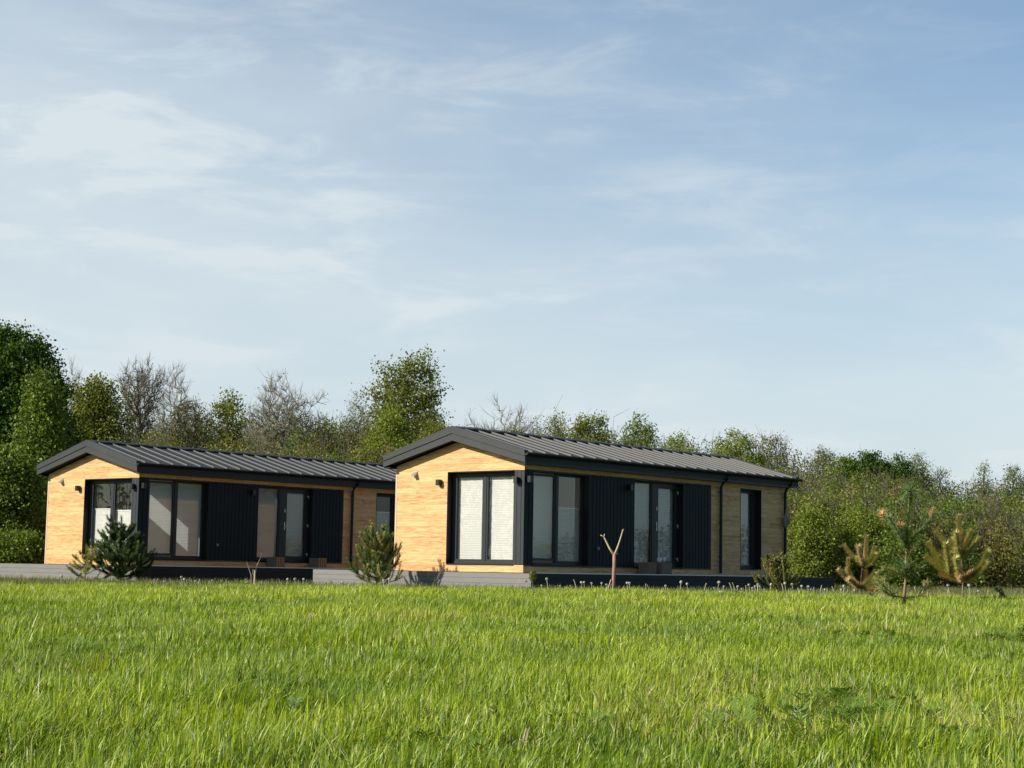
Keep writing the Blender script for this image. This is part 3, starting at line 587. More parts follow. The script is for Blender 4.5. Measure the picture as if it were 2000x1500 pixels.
def tree(label, px, top, base_h, halfw, D, shape='round', npts=500, leaves=9000, lsize=.15, green='mid', bark='bark', bare=False, lob=.22, bf=.35, trunk_top=.7, tip=.014, clump=.28, surf=.5, name='deciduous_tree', group=None, twigs=0, cat='tree', lean=0, leafmat='leaf'):
    """px, top: where the crown's apex shows; base_h: crown bottom as a share of the height; halfw in photo pixels at distance D"""
    if D >= 85 and shape == 'round': halfw *= 1.18; lob = max(lob, .38); leaves = int(leaves*1.1)
    leaves = int(leaves*(2.2 if green == 'dark' else 1.75)*1.4); lsize *= .50; clump *= .72; tip *= .68; twigs = int(twigs*.8)
    P = at(px, top, D); zg = float(gz(P.x, D)); H = P.z-zg; R = halfw*D/F
    root = empty(name, (P.x, D, zg)); tag(root, label, cat, group)
    nt_ = 9; tr = [(lean*H*(k/nt_)**2+.04*R*sin(k*1.7+px), .04*R*cos(k*2.1+px), H*trunk_top*k/nt_) for k in range(nt_+1)]
    P_ = crown_pts(npts, H*base_h, H*.985, R, SH[shape], max(lob, .36) if bare else lob, surf)
    if bare: ta = vnoise(P_[:, 0]*1.0+px, P_[:, 1]*1.0, R*.28, 3); P_[:, 2] = H*base_h+(P_[:, 2]-H*base_h)*(.72+.36*ta)
    P_[:, 0] += lean*H*(P_[:, 2]/H)**2
    nodes, par = grow(P_, (0, 0, 0), bf, trunk=tr)
    r = radii(nodes, par, tip, 2.25, rmax=.035*H)
    A, B = nodes[par[1:]], nodes[1:]; rr = r[1:]; ra = np.minimum(r[par[1:]], rr*1.35); ra[:nt_] = r[:nt_]
    big = rr > tip*1.9
    V1, f1 = prisms(A[big], B[big], ra[big], rr[big], 6); V2, f2 = prisms(A[~big], B[~big], ra[~big], rr[~big], 3)
    npmesh('trunk', V1, [f1], M[bark], root)
    outer = np.ones(len(nodes), bool); cnt = np.bincount(par[1:], minlength=len(nodes)); tips = np.where((cnt == 0))[0]; outer_n = np.where(r < tip*2.6)[0]; outer_n = outer_n[outer_n > nt_]
    Vt, ft = [V2], [f2]; o = len(V2)
    if twigs:
        k = rng.choice(outer_n, twigs); dirn = nodes[k]-nodes[par[k]]; dirn /= np.linalg.norm(dirn, axis=1, keepdims=True)+1e-6
        dirn = dirn+rng.normal(0, .55, dirn.shape)+np.array([0, 0, 1.0 if bare else .45]); dirn /= np.linalg.norm(dirn, axis=1, keepdims=True); ln = rng.uniform(.25, .8, twigs)[:, None]*(H/12)
        f0 = rng.random(twigs)[:, None]; s0 = nodes[k]*(1-f0)+nodes[par[k]]*f0; V3, f3 = prisms(s0, s0+dirn*ln, np.full(twigs, tip*.75), np.full(twigs, tip*.35), 3); Vt.append(V3); ft.append(f3+o); o += len(V3)
    if bare and leaves == 0:
        npmesh('crown', np.concatenate(Vt), [np.concatenate(ft)], M[bark], root); return root
    npmesh('branches', np.concatenate(Vt), [np.concatenate(ft)], M[bark], root)
    k = rng.choice(outer_n, leaves); f0 = rng.random(leaves)[:, None]*.7; C = nodes[k]*(1-f0)+nodes[par[k]]*f0
    per = rng.random(len(nodes)); C = C+rng.normal(0, clump, C.shape)*np.array([1, 1, .7])
    lo_, hi_ = GREEN[green]; tt = np.clip(per[k]*.6+rng.random(leaves)*.5, 0, 1); col = clerp(lo_, hi_, tt)*rng.uniform(.8, 1.2, (leaves, 1))
    V, q, cc = leafcards(C, np.full(leaves, lsize), col); npmesh('crown', V, [q], M[leafmat], root, tint=cc); return root

G = 'trees of the wood behind the cabins'
# left: big dark leafy tree, green cone before it
tree('huge dark green leafy tree at the left edge, the tallest of all', 33, 640, .06, 118, 64, 'egg', 900, 42000, .17, 'dark', 'darkbark', lob=.28, clump=.36, surf=.35, group=G, leafmat='leafd')
tree('dark green tree cut by the left edge behind the tallest one', -70, 690, .06, 120, 68, 'egg', 500, 22000, .22, 'dark', 'darkbark', lob=.2, clump=.45, surf=.4, group=G, leafmat='leafd')
tree('pointed mid green tree before the huge dark tree, over the left cabin end', 86, 722, .05, 78, 59, 'cone', 700, 30000, .15, 'mid', 'bark', lob=.4, clump=.36, surf=.45, group=G, leafmat='leafd')
tree('lower mid green tree at the left edge beneath the huge dark tree', 10, 880, .03, 70, 56, 'round', 420, 16000, .16, 'mid', lob=.3, clump=.3, surf=.4, group=G, leafmat='leafd')
# left skyline
tree('thin bare tree rising just right of the huge dark tree', 140, 712, .35, 30, 86, 'vase', 650, 0, bark='twig', bare=True, twigs=1600, bf=.25, tip=.013, group=G)
tree('rounded green and brown leafed tree right of the pointed green tree', 192, 735, .12, 58, 76, 'round', 650, 15000, .17, 'olive', 'darkbark', lob=.35, clump=.36, group=G)
tree('bare tree with a flat spreading top and a dark straight trunk', 278, 698, .55, 52, 78, 'umbrella', 600, 900, .10, 'grey', 'bark', bare=True, twigs=2200, bf=.45, trunk_top=.72, tip=.015, group=G, clump=.15)
tree('pale bare twiggy tree right of the flat topped bare tree', 340, 722, .3, 42, 84, 'vase', 900, 0, bark='pale', bare=True, twigs=2600, bf=.25, tip=.014, group=G)
tree('low brownish budding tree between the pale bare tree and the green one', 372, 775, .15, 42, 80, 'vase', 700, 2500, .11, 'brown', 'twig', twigs=2200, bf=.25, tip=.014, group=G)
tree('rounded olive green tree left of the wide fan shaped bare tree', 450, 765, .12, 50, 79, 'round', 420, 7500, .15, 'olive', 'darkbark', lob=.3, group=G)
tree('wide fan shaped bare tree, the widest bare crown left of the tall airy tree', 556, 735, .22, 88, 77, 'vase', 1500, 900, .10, 'olive', 'pale', bare=True, twigs=5200, bf=.22, tip=.015, group=G, surf=.7, clump=.2)
tree('small green tree right of the wide fan shaped bare tree', 640, 815, .1, 45, 82, 'round', 450, 6500, .15, 'grey', lob=.3, group=G)
tree('slender pale birch left of the tall airy tree', 700, 768, .1, 34, 78, 'egg', 600, 2600, .10, 'grey', 'pale', twigs=1500, bf=.3, tip=.012, group=G, clump=.25)
tree('tall airy leafy tree with gaps of sky, highest crown between the two roofs', 797, 682, .34, 84, 80, 'egg', 420, 9000, .17, 'olive', 'darkbark', lob=.42, twigs=900, bf=.3, clump=.36, surf=.5, group=G)
tree('low bright willow under the tall airy tree, left of the right roof', 765, 800, .05, 62, 71, 'round', 600, 14000, .13, 'fresh', 'pale', lob=.25, group=G, clump=.3)
tree('low olive tree behind the left slope of the right roof', 850, 812, .05, 48, 73, 'round', 450, 8500, .13, 'olive', 'pale', lob=.25, group=G)
tree('broad bare rounded tree above the ridge of the right roof', 985, 770, .25, 78, 92, 'round', 1500, 500, .1, 'olive', 'pale', bare=True, twigs=5200, bf=.25, tip=.016, surf=.6, group=G, clump=.2)
tree('small grey green tree right of the broad bare tree', 1088, 806, .2, 34, 92, 'round', 450, 3600, .14, 'grey', group=G, twigs=600)
tree('dense olive green tree with a rounded top above the right roof', 1155, 808, .2, 46, 90, 'round', 420, 8500, .16, 'olive', 'darkbark', lob=.2, group=G)
tree('loose green tree above the middle of the right roof', 1250, 811, .2, 55, 92, 'egg', 550, 6800, .15, 'mid', twigs=800, lob=.35, group=G)
tree('low yellow green tree close above the right roof', 1330, 848, .1, 50, 88, 'round', 420, 7800, .14, 'fresh', group=G, lob=.3)
tree('broad yellow green tree left of the right roof end', 1440, 838, .1, 62, 92, 'round', 600, 12000, .15, 'fresh', group=G, lob=.3)
tree('sparse half bare tree above the right roof end', 1512, 838, .2, 48, 95, 'egg', 750, 2600, .14, 'grey', 'bark', twigs=2400, group=G, tip=.015)
tree('small open crowned tree standing free over the thicket right of the cabin', 1607, 869, .45, 33, 100, 'round', 420, 1900, .15, 'grey', 'bark', twigs=1100, group=G, trunk_top=.85)
tree('rounded olive tree, leftmost of the dense crowns over the thicket', 1652, 884, .25, 30, 98, 'round', 380, 7500, .16, 'mid', group=G, lob=.15)
tree('dense dark green rounded tree, tallest of the dense crowns over the thicket', 1700, 882, .25, 38, 97, 'round', 420, 11000, .16, 'dark', 'darkbark', group=G, lob=.2)
tree('dense dark green tree at the right of the dense crowns over the thicket', 1752, 892, .25, 38, 97, 'round', 420, 10000, .16, 'dark', 'darkbark', group=G, lob=.2)
tree('sparse upright tree right of the dense dark crowns', 1795, 881, .3, 26, 99, 'egg', 420, 2100, .14, 'grey', twigs=900, group=G)
tree('thin leafless sapling top rising over the thicket at the right', 1838, 915, .3, 22, 99, 'vase', 320, 700, .13, 'grey', twigs=700, group=G)
tree('open larch with layered level branches over the thicket at the right', 1921, 903, .25, 36, 96, 'layered', 600, 2600, .13, 'grey', 'bark', twigs=1500, group=G, trunk_top=.97, bf=.15, name='larch_tree')
tree('sparse tree cut by the right edge over the thicket', 1985, 904, .25, 40, 97, 'egg', 500, 2800, .14, 'grey', twigs=1100, group=G)
# shrubs and small trees before the thicket
GB = 'shrubs before the wood'
tree('bright green young tree at the foot of the thicket right of the cabin end', 1582, 985, .02, 44, 66, 'egg', 420, 6500, .13, 'fresh', 'pale', group=GB, name='shrub', cat='shrub', lob=.45, clump=.30, surf=.75, twigs=500)
tree('rounded light green young tree behind the brownish pine', 1682, 985, .02, 60, 67, 'egg', 480, 8000, .13, 'fresh', 'pale', group=GB, name='shrub', cat='shrub', lob=.45, clump=.30, surf=.75, twigs=500)
tree('low light green shrub behind the thin tall young pine', 1760, 1040, .02, 50, 66, 'round', 320, 9000, .13, 'mid', group=GB, name='shrub', cat='shrub')
tree('leafy green shrub at the left edge beside the left cabin', 35, 1040, .02, 62, 54, 'egg', 420, 9000, .12, 'mid', 'darkbark', group=GB, name='shrub', cat='shrub', clump=.2, leafmat='leaf')
tree('dark shrub filling the gap between left edge and left cabin', -40, 1000, .02, 60, 56, 'round', 320, 12000, .13, 'mid', 'darkbark', group=GB, name='shrub', cat='shrub', clump=.22)
# the thicket: one mass of shrubs and stems running behind everything and on round to both sides
def thicket():
    LV, LQ, LC, SV, SF = [], [], [], [], []; lo_ = so = 0
    spots = []
    topx = [-200, 0, 130, 260, 420, 560, 700, 860, 1000, 1150, 1300, 1450, 1560, 1650, 1750, 1850, 1930, 2000, 2300]
    topy = [860, 860, 905, 850, 835, 835, 840, 855, 862, 868, 895, 905, 935, 932, 950, 965, 978, 974, 974]
    skyx = [-200, 130, 260, 400, 500, 620, 680, 780, 900, 1040, 1120, 1200, 1300, 1400, 1480, 1560, 1640, 1800, 1900, 2000, 2300]
    skyy = [850, 850, 825, 805, 830, 820, 812, 820, 835, 832, 824, 835, 850, 856, 860, 896, 912, 920, 948, 944, 940]
    for row, (Dd, dy) in enumerate(((70, 45), (76, 18), (84, 0), (90, 0), (98, 0))):
        for px in np.arange(-160, 2200, 27):
            px = px+rng.uniform(-10, 10); D = Dd+rng.uniform(-3, 3)+max(0, px-1500)*.006; ty = (np.interp(px, topx, topy) if row < 4 else np.interp(px, skyx, skyy)+8)+dy+rng.uniform(-16, 20)
            p = at(px, ty, D); spots.append((p.x, D, p.z, rng.uniform(1.0, 1.7), 1750 if row else 2200))
    for a in np.arange(0, 1, .016):    # sides, seen only in the window panes
        spots.append((70+a*70, 84-a*120, 1.6+1.6*rng.random(), 2.6, 390)); spots.append((-44-a*30, 75-a*90, 7+3*rng.random(), 2.6, 395))
    for x, y, zt, R, nl in spots:
        zg = float(gz(x, y)); H = max(1.5, zt-zg); 
        t = rng.random(nl)**.8; a = rng.uniform(0, 6.28, nl); rr = R*np.sqrt(rng.random(nl))*(1-.55*t**2.2)*(1+.25*np.sin(a*3+x)); C = np.stack([x+rr*np.cos(a), y+rr*np.sin(a), zg+H*t*(1-.05*np.cos(a*2+y))], 1)
        C += .18*np.sin(C[:, [1, 2, 0]]*5.0)
        kind = vnoise(x, y, 9, 12)*.6+rng.random()*.5; pal = GREEN['olive'] if kind < .45 else GREEN['brown'] if kind < .58 else GREEN['mid'] if kind < .86 else GREEN['fresh']
        col = clerp(pal[0], pal[1], rng.random(nl))*rng.uniform(.75, 1.25, (nl, 1)); V, q, cc = leafcards(C, np.full(nl, .078 if nl > 400 else .22), col); LV.append(V); LQ.append(q+lo_); LC.append(cc); lo_ += len(V)
        ns = 12; a = rng.uniform(0, 6.28, ns); b0 = np.stack([x+.4*np.cos(a), y+.4*np.sin(a), np.full(ns, zg)], 1); sp_ = rng.uniform(.3, .9, ns)*R
        mid = b0+np.stack([sp_*.35*np.cos(a), sp_*.35*np.sin(a), H*.5*np.ones(ns)], 1); tp = b0+np.stack([sp_*np.cos(a), sp_*np.sin(a), H*rng.uniform(.8, 1.08, ns)], 1)
        for P0, P1, r0, r1 in ((b0, mid, .03, .02), (mid, tp, .02, .008)): V, f = prisms(P0, P1, np.full(ns, r0), np.full(ns, r1), 3); SV.append(V); SF.append(f+so); so += len(V)
        nb = 46; k = rng.integers(0, ns, nb); f0 = rng.random(nb)[:, None]; s0 = mid[k]*(1-f0)+tp[k]*f0; d = rng.normal(0, 1, (nb, 3)); d[:, 2] = np.abs(d[:, 2])*1.4+.4; d /= np.linalg.norm(d, axis=1, keepdims=True)
        V, f = prisms(s0, s0+d*rng.uniform(.4, 1.2, nb)[:, None], np.full(nb, .012), np.full(nb, .005), 3); SV.append(V); SF.append(f+so); so += len(V)
    root = empty('thicket', (10, 80, -.5)); tag(root, 'mass of budding shrubs and thin stems along the foot of the wood', 'thicket', kind='stuff')
    sh = np.array([10, 80, -.5])
    a = npmesh('foliage', np.concatenate(LV)-sh, [np.concatenate(LQ)], M['leaf'], root, tint=np.concatenate(LC)); b = npmesh('stems', np.concatenate(SV)-sh, [np.concatenate(SF)], M['twig'], root)
    for o in (a, b): o['kind'] = 'stuff'
thicket()

# ------------------------------------------------------------------ young pines and planted saplings
def needles_along(pts, r_len, n, col_a, col_b, spread=.9, fwd=.75):
    """needle triangles along a polyline; returns V, tris, colours"""
    pts = np.array(pts, float); seg = np.linalg.norm(np.diff(pts, axis=0), axis=1); cum = np.concatenate([[0], np.cumsum(seg)]); t = rng.random(n)*cum[-1]; t = np.sort(t)
    i = np.clip(np.searchsorted(cum, t)-1, 0, len(seg)-1); f = ((t-cum[i])/seg[i])[:, None]; B = pts[i]*(1-f)+pts[i+1]*f; D = (pts[i+1]-pts[i])/seg[i][:, None]
    r = rng.normal(0, 1, (n, 3)); r -= D*(r*D).sum(1, keepdims=True); r /= np.linalg.norm(r, axis=1, keepdims=True)
    d = r*spread+D*fwd*rng.uniform(.5, 1.3, (n, 1)); d /= np.linalg.norm(d, axis=1, keepdims=True); L_ = r_len*rng.uniform(.7, 1.2, (n, 1)); w = np.cross(d, r); w /= np.linalg.norm(w, axis=1, keepdims=True)+1e-9
    wd = r_len*.03+.0022; V = np.stack([B-w*wd, B+w*wd, B+d*L_], 1).reshape(-1, 3); o = np.arange(n)*3
    return V, np.stack([o, o+1, o+2], 1), np.repeat(clerp(col_a, col_b, rng.random(n)), 3, 0)
def pine(label, base, shoots, stem, nlen, dens, cols, name='young_pine', stem_mat='stem', group='young pines planted in the meadow', barkr=.006):
    """base world point; shoots: list of (polyline local, colour index, density factor); stem polyline local + radii"""
    root = empty(name, base); tag(root, label, 'young tree', group)
    mb = MB(); mb.tube(stem[0], stem[1], 8); mb.build('trunk', M[stem_mat], root, smooth=True)
    mb = MB(); NV, NT, NC = [], [], []; o = 0; single = len(shoots) < 75
    for pl, ci, df in shoots:
        if single: mb = MB()
        mb.tube(pl, [barkr*(1-.6*i/(len(pl)-1)) for i in range(len(pl))], 5)
        ln = sum((Vector(pl[i+1])-Vector(pl[i])).length for i in range(len(pl)-1))
        if single: mb.build('branch', M[stem_mat], root)
        start = 0
        V, t, c = needles_along(pl[start:], nlen, max(8, int(ln*dens*abs(df)*2.0)), *cols[ci]); NV.append(V); NT.append(t+o); NC.append(c); o += len(V)
    if not single: mb.build('branches', M[stem_mat], root)
    npmesh('needles', np.concatenate(NV), [np.concatenate(NT)], M['needle'], root, tint=np.concatenate(NC)); return root
def px_pine(label, bx, by, D, scale_px, trunk_px, shoots_px, **k):
    """shape traced as limbs: photo-pixel offsets (dx, dy up) from the foot, given real depth by spreading the limbs round the stem"""
    zg = float(gz(at(bx, by, D).x, D)); P = at(bx, by, D); P.z = zg; s = D/F
    tk = [(dx*s, 0, dy*s) for dx, dy in trunk_px]
    sh = []
    for j, (pl, ci, df) in enumerate(shoots_px):
        dep = random.uniform(-1, 1); x0 = pl[0][0]; q = []
        for dx, dy in pl: q.append((dx*s, dep*abs(dx-x0)*s*.9+(.02*dep if dx != x0 else 0), dy*s))
        # subdivide + wobble
        r = []
        for a, b in zip(q[:-1], q[1:]):
            for f in (0, .5): r.append(tuple(a[i]*(1-f)+b[i]*f+random.uniform(-.006, .006) for i in range(3)))
        r.append(q[-1]); sh.append((r, ci, df))
        if len(pl) >= 2 and abs(pl[-1][0]-x0) > 12 and df >= .6:     # a sister limb behind or before, for depth
            m = -1 if dep > 0 else 1; q2 = [(x0*s+(dx-x0)*s*.45, m*abs(dx-x0)*s*.9, dy*s*(1 if dx == x0 else .97)) for dx, dy in pl]; sh.append((q2, ci, df))
    n = len(tk); return pine(label, P, sh, (tk, [k.pop('r0', .016)*(1-.7*i/(n-1)) for i in range(n)]), **k)
BR = ((.36, .28, .13), (.62, .50, .25)); YG = ((.28, .29, .08), (.60, .54, .18)); GN = ((.09, .17, .05), (.19, .28, .09)); OR = ((.44, .28, .13), (.64, .44, .22)); DG = ((.022, .045, .012), (.085, .125, .03)); MG = ((.10, .14, .035), (.28, .29, .09))
COLS = [BR, YG, GN, OR, DG, MG]
px_pine('browning young pine with upright shoots at the end of the dark deck', 1683, 1163, 31.5, 1, [(0, -4), (-2, 30), (3, 70), (8, 118)],
 [([(8, 70), (9, 95), (10, 118)], 0, 1), ([(3, 62), (-15, 78), (-30, 100)], 0, 1), ([(4, 64), (18, 78), (22, 96)], 1, 1), ([(3, 60), (25, 70), (38, 86)], 1, 1), ([(2, 58), (-5, 68), (-8, 76)], 1, 1.2),
  ([(-2, 18), (-22, 30), (-45, 52)], 0, 1), ([(-20, 28), (-28, 55), (-27, 74)], 0, 1), ([(-1, 18), (20, 30), (40, 48)], 1, 1), ([(0, 20), (28, 32), (52, 38)], 1, 1), ([(0, 18), (10, 34), (9, 50)], 3, 1.2), ([(-3, 17), (-16, 26), (-30, 34)], 3, 1.3), ([(4, 18), (18, 16), (32, 16)], 3, 1.2)], nlen=.085, dens=900, cols=COLS)
px_pine('yellowing young pine with raised arms, rightmost of the young pines', 1881, 1166, 29.5, 1, [(-1, -6), (0, 40), (-2, 85), (-3, 160)],
 [([(-3, 85), (-6, 120), (-7, 164)], 0, 1.2), ([(-3, 84), (4, 110), (14, 135)], 1, 1.2), ([(-3, 84), (14, 100), (28, 122)], 1, 1), ([(-4, 84), (-26, 108), (-43, 134)], 1, 1), ([(-3, 82), (-12, 100), (-18, 118)], 1, 1),
  ([(0, 40), (-28, 52), (-62, 84)], 1, 1), ([(-24, 50), (-46, 82), (-60, 112)], 1, 1), ([(-16, 46), (-30, 74), (-34, 92)], 0, 1.1), ([(0, 40), (30, 52), (62, 76)], 1, 1.1), ([(24, 50), (44, 72), (58, 98)], 1, 1), ([(0, 41), (14, 46), (30, 56)], 3, 1.2), ([(0, 40), (-18, 46), (-34, 52)], 3, 1.2)], nlen=.10, dens=850, cols=COLS)
px_pine('tall thin young pine with sparse long needles, nearest of the young pines', 1768, 1190, 21.5, 1, [(-3, -4), (1, 60), (3, 110), (5, 160), (10, 228)],
 [([(3, 110), (5, 160), (9, 200), (11, 232)], 2, .9), ([(11, 228), (18, 233), (26, 226)], 2, .6), ([(11, 228), (0, 231), (-6, 224)], 2, .6), ([(3, 120), (30, 156), (52, 182)], 2, .5), ([(50, 180), (54, 186), (56, 190)], 3, 2.6), ([(3, 120), (-18, 150), (-38, 178)], 2, .5), ([(-36, 174), (-41, 180), (-43, 184)], 3, 2), ([(3, 120), (-8, 140), (-10, 158)], 2, .7), ([(-10, 154), (-11, 160), (-11, 164)], 3, 2),
  ([(3, 100), (4, 130), (6, 150)], 5, .8), ([(2, 90), (10, 112), (20, 126)], 5, .6), ([(2, 90), (-12, 108), (-24, 118)], 5, .5),
  ([(1, 62), (-20, 74), (-42, 78)], 5, .6), ([(1, 62), (20, 76), (34, 86)], 5, .6), ([(1, 62), (-6, 78), (-14, 92)], 2, .9), ([(1, 64), (10, 78), (12, 92)], 5, .9),
  ([(0, 22), (-30, 26), (-60, 40)], 5, .3), ([(-20, 25), (-50, 48), (-66, 58)], 5, .3), ([(0, 20), (22, 26), (46, 44)], 5, .3), ([(20, 24), (44, 36), (60, 52)], 5, .3), ([(-2, 12), (-30, 8), (-52, -10)], 5, .25)], nlen=.10, dens=330, cols=COLS, r0=.026)
def bushy_pine(label, bx, by, D, h, w, cols_i, n=26, nlen=.07, dens=520, base=None, lean=0, upr=1.0, **k):
    P = base if base else at(bx, by, D); P = Vector(P); P.z = float(gz(P.x, P.y)); sh = []
    for j in range(n):
        q0 = (j+random.uniform(-1.5, 1.5))/n; q0 = min(max(q0, 0), 1); z0 = h*(.02+.74*q0); a = j*2.4+random.uniform(-.6, .6); L_ = w*(1.08-q0*.72)*random.choice((.55, .8, 1, 1.1, 1.18))
        u = upr*(.28+.85*q0)*random.uniform(.7, 1.4); p = [(lean*z0, 0, z0)]
        for f in (.35, .7, 1): p.append((cos(a)*L_*f+lean*z0+random.uniform(-.02, .02), sin(a)*L_*f, z0+L_*(.30*f+.55*f*f)*u+random.uniform(-.02, .02)))
        sh.append((p, random.choice(cols_i), 1))
        for q in range(4):
            f = random.choice((1, 2, 2)); b = a+random.choice((-1, 1))*random.uniform(.4, 1.1); l2 = L_*random.uniform(.28, .5); s0 = p[f]
            sh.append(([s0, (s0[0]+cos(b)*l2*.6, s0[1]+sin(b)*l2*.6, s0[2]+l2*.35*upr), (s0[0]+cos(b)*l2, s0[1]+sin(b)*l2, s0[2]+l2*random.uniform(.6, 1.2)*upr)], random.choice(cols_i), 1))
    sh.append(([(0, 0, h*.7), (.01, 0, h*.86), (0, 0, h)], cols_i[0], 1))
    return pine(label, P, sh, ([(0, 0, -.03), (.01, 0, h*.4), (0, .01, h*.98)], [.02, .013, .004]), nlen, dens, COLS, **k)
bushy_pine('bushy yellow green young pine before the sunlit gable of the right cabin', 735, 1142, 0, 1.5, .62, [5, 5, 2, 1], n=50, upr=1.6, dens=330, base=at(735, 1142, 42.3))
bushy_pine('dark bushy young pine before the corner of the left cabin', 232, 1140, 0, 1.75, .78, [4, 4, 2], n=60, base=at(232, 1140, 46.2), dens=340, nlen=.085, upr=1.1)
bushy_pine('small thin yellow green pine left of the dark bushy one', 163, 1140, 0, .98, .62, [5, 1], n=13, base=at(165, 1140, 45.6), dens=260)
bushy_pine('low yellow green spruce at the far end of the right cabin', 1518, 1155, 38.5, .98, .42, [5, 1, 5], n=64, nlen=.03, dens=900, name='young_spruce', upr=1.3)
bushy_pine('small green pine tuft left of the tall thin pine', 1728, 1160, 29, .36, .24, [2, 5], n=5, nlen=.06, dens=150, group='pine seedlings')
bushy_pine('small yellow green pine tuft right of the tall thin pine', 1812, 1160, 30, .38, .2, [5, 1], n=5, nlen=.05, dens=160, group='pine seedlings')
bushy_pine('tiny green pine seedling near the right edge', 1952, 1168, 30, .30, .10, [2, 5], n=6, nlen=.05, dens=420, group='pine seedlings')
P = at(42, 1142, 32); P.z = float(gz(P.x, P.y)); LATE = P
# little columnar conifer on a bare stem before the deck corner
P = at(1040, 1175, 24.5); P.z = float(gz(P.x, P.y)); root = empty('young_thuja', P); tag(root, 'tiny yellow green conifer on a thin stem before the right deck corner', 'young tree')
mb = MB(); mb.tube([(0, 0, -.02), (.004, 0, .15), (0, 0, .3)], [.007, .006, .004], 6); mb.build('trunk', M['bark'], root)
n = 900; t = rng.random(n); a = rng.uniform(0, 6.28, n); rr = .055*np.sqrt(rng.random(n))*(np.sin(t*pi*.9)*.8+.25); C = np.stack([rr*np.cos(a), rr*np.sin(a), .22+.17*t], 1)
V, q, cc = leafcards(C, np.full(n, .014), clerp((.10, .13, .03), (.24, .24, .06), rng.random(n))); npmesh('crown', V, [q], M['leaf'], root, tint=cc)
# pruned forked tree with its stake
D = 36.2; P = at(1199, 1150, D); P.z = float(gz(P.x, P.y)); s = D/F
root = empty('pruned_tree', P); tag(root, 'leafless pruned tree forked like a Y before the right deck', 'young tree')
mb = MB(); mb.tube([(0, 0, -.05), (-.01, 0, .25), (.005, 0, .6), (0, 0, 74*s+.02)], [.045, .04, .04, .036], 10); mb.build('trunk', M['cut'], root, smooth=True)
mb = MB(); mb.tube([(0, 0, 72*s), (-10*s, .03, 88*s), (-18*s, .05, 104*s), (-21*s, .06, 110*s)], [.03, .02, .015, .012], 7); mb.tube([(-20*s, .05, 108*s), (-27*s, .05, 112*s)], [.013, .009], 6); mb.tube([(-20*s, .05, 108*s), (-19*s, .05, 114*s)], [.013, .009], 6)
mb.tube([(0, 0, 72*s), (6*s, -.03, 88*s), (11*s, -.04, 104*s), (16*s, -.05, 122*s)], [.03, .02, .016, .012], 7); mb.tube([(15*s, -.05, 121*s), (18*s, -.05, 124*s)], [.012, .007], 5); mb.tube([(0, 0, 74*s), (7*s, 0, 77*s)], [.02, .012], 6)
mb.build('branches', M['stake'], root, smooth=True)
r2 = empty('stake', P+Vector((-6*s, -.03, 0))); tag(r2, 'two short pale stakes leaning beside the forked pruned tree', 'stake')
mb = MB(); mb.tube([(-9*s, .02, -.05), (0, 0, 26*s)], .012, 6); mb.build('leaning_stick', M['stake'], r2); mb = MB(); mb.tube([(0, .01, -.05), (0, .01, 26*s)], .010, 6); mb.build('upright_stick', M['cut'], r2)
# forked cut sapling before the left deck
D = 40; P = at(497, 1142, D); P.z = float(gz(P.x, P.y)); s = D/F; root = empty('cut_sapling', P); tag(root, 'thin forked bare sapling cut short before the left deck', 'young tree')
mb = MB(); mb.tube([(0, 0, -.05), (0, 0, 32*s)], [.022, .019], 8); mb.build('trunk', M['stake'], root)
mb = MB(); mb.tube([(1*s, 0, 28*s), (4*s, 0, 42*s), (13*s, .03, 64*s)], [.018, .014, .008], 6); mb.tube([(-5*s, 0, -.05), (-7*s, 0, 22*s), (-17*s, .03, 48*s)], [.014, .012, .006], 6); mb.tube([(-4*s, .02, -.05), (-4*s, .02, 34*s)], [.012, .010], 6); mb.build('branches', M['pale'], root)
# small dark dead twig plant before the right gable
D = 37; P = at(852, 1150, D); P.z = float(gz(P.x, P.y)); s = D/F; root = empty('dead_seedling', P); tag(root, 'small dark dead seedling before the skirt under the right gable window', 'plant')
mb = MB(); mb.tube([(0, 0, -.05), (0, 0, 24*s)], [.012, .006], 5)
for k in range(9): a = k*2.2; z = (3+k*2.2)*s; mb.tube([(0, 0, z), (cos(a)*6*s, sin(a)*4*s, z+7*s)], [.006, .003], 4)
mb.build('stem', M['darkbark'], root)
# pale leafy plant before the left deck
def leafy(label, P, n, L_, wd, colr, name, cat, group=None, arch=.6, up=.9):
    root = empty(name, P); tag(root, label, cat, group); V, Q, C = [], [], []; o = 0
    for j in range(n):
        a = random.uniform(0, 6.28); l = L_*random.uniform(.6, 1.15); rise = random.uniform(.35, 1.1)*up; b = (random.uniform(-.3, .3)*L_*.5, random.uniform(-.3, .3)*L_*.5)
        for k in range(5):
            f = k/4; r = l*(f**1.1)*cos(rise*.8)*.9; z = l*(sin(rise)*f-arch*.55*f*f); w = wd*(sin(pi*min(1, f*.85+.12)))*random.uniform(.85, 1.1)
            ca, sa = cos(a), sin(a); V += [(b[0]+ca*r-sa*w, b[1]+sa*r+ca*w, z+.2*w), (b[0]+ca*r, b[1]+sa*r, z-.15*w), (b[0]+ca*r+sa*w, b[1]+sa*r-ca*w, z+.2*w)]
        c = [colr[0][i]*(1-(t_ := random.random()))+colr[1][i]*t_ for i in range(3)] if False else list(np.array(colr[0])+(np.array(colr[1])-np.array(colr[0]))*random.random())
        C += [c]*15
        for k in range(4):
            for m in (0, 1): i = o+3*k+m; Q.append((i, i+1, i+4, i+3))
        o += 15
    npmesh('leaves', np.array(V), [np.array(Q)], M['weed'], root, tint=np.array(C)); return root
P = at(470, 1146, 39); P.z = float(gz(P.x, P.y)); leafy('pale white green leafy plant before the left deck', P, 46, .30, .022, ((.20, .26, .10), (.50, .52, .38)), 'leafy_plant', 'plant', up=1.2)
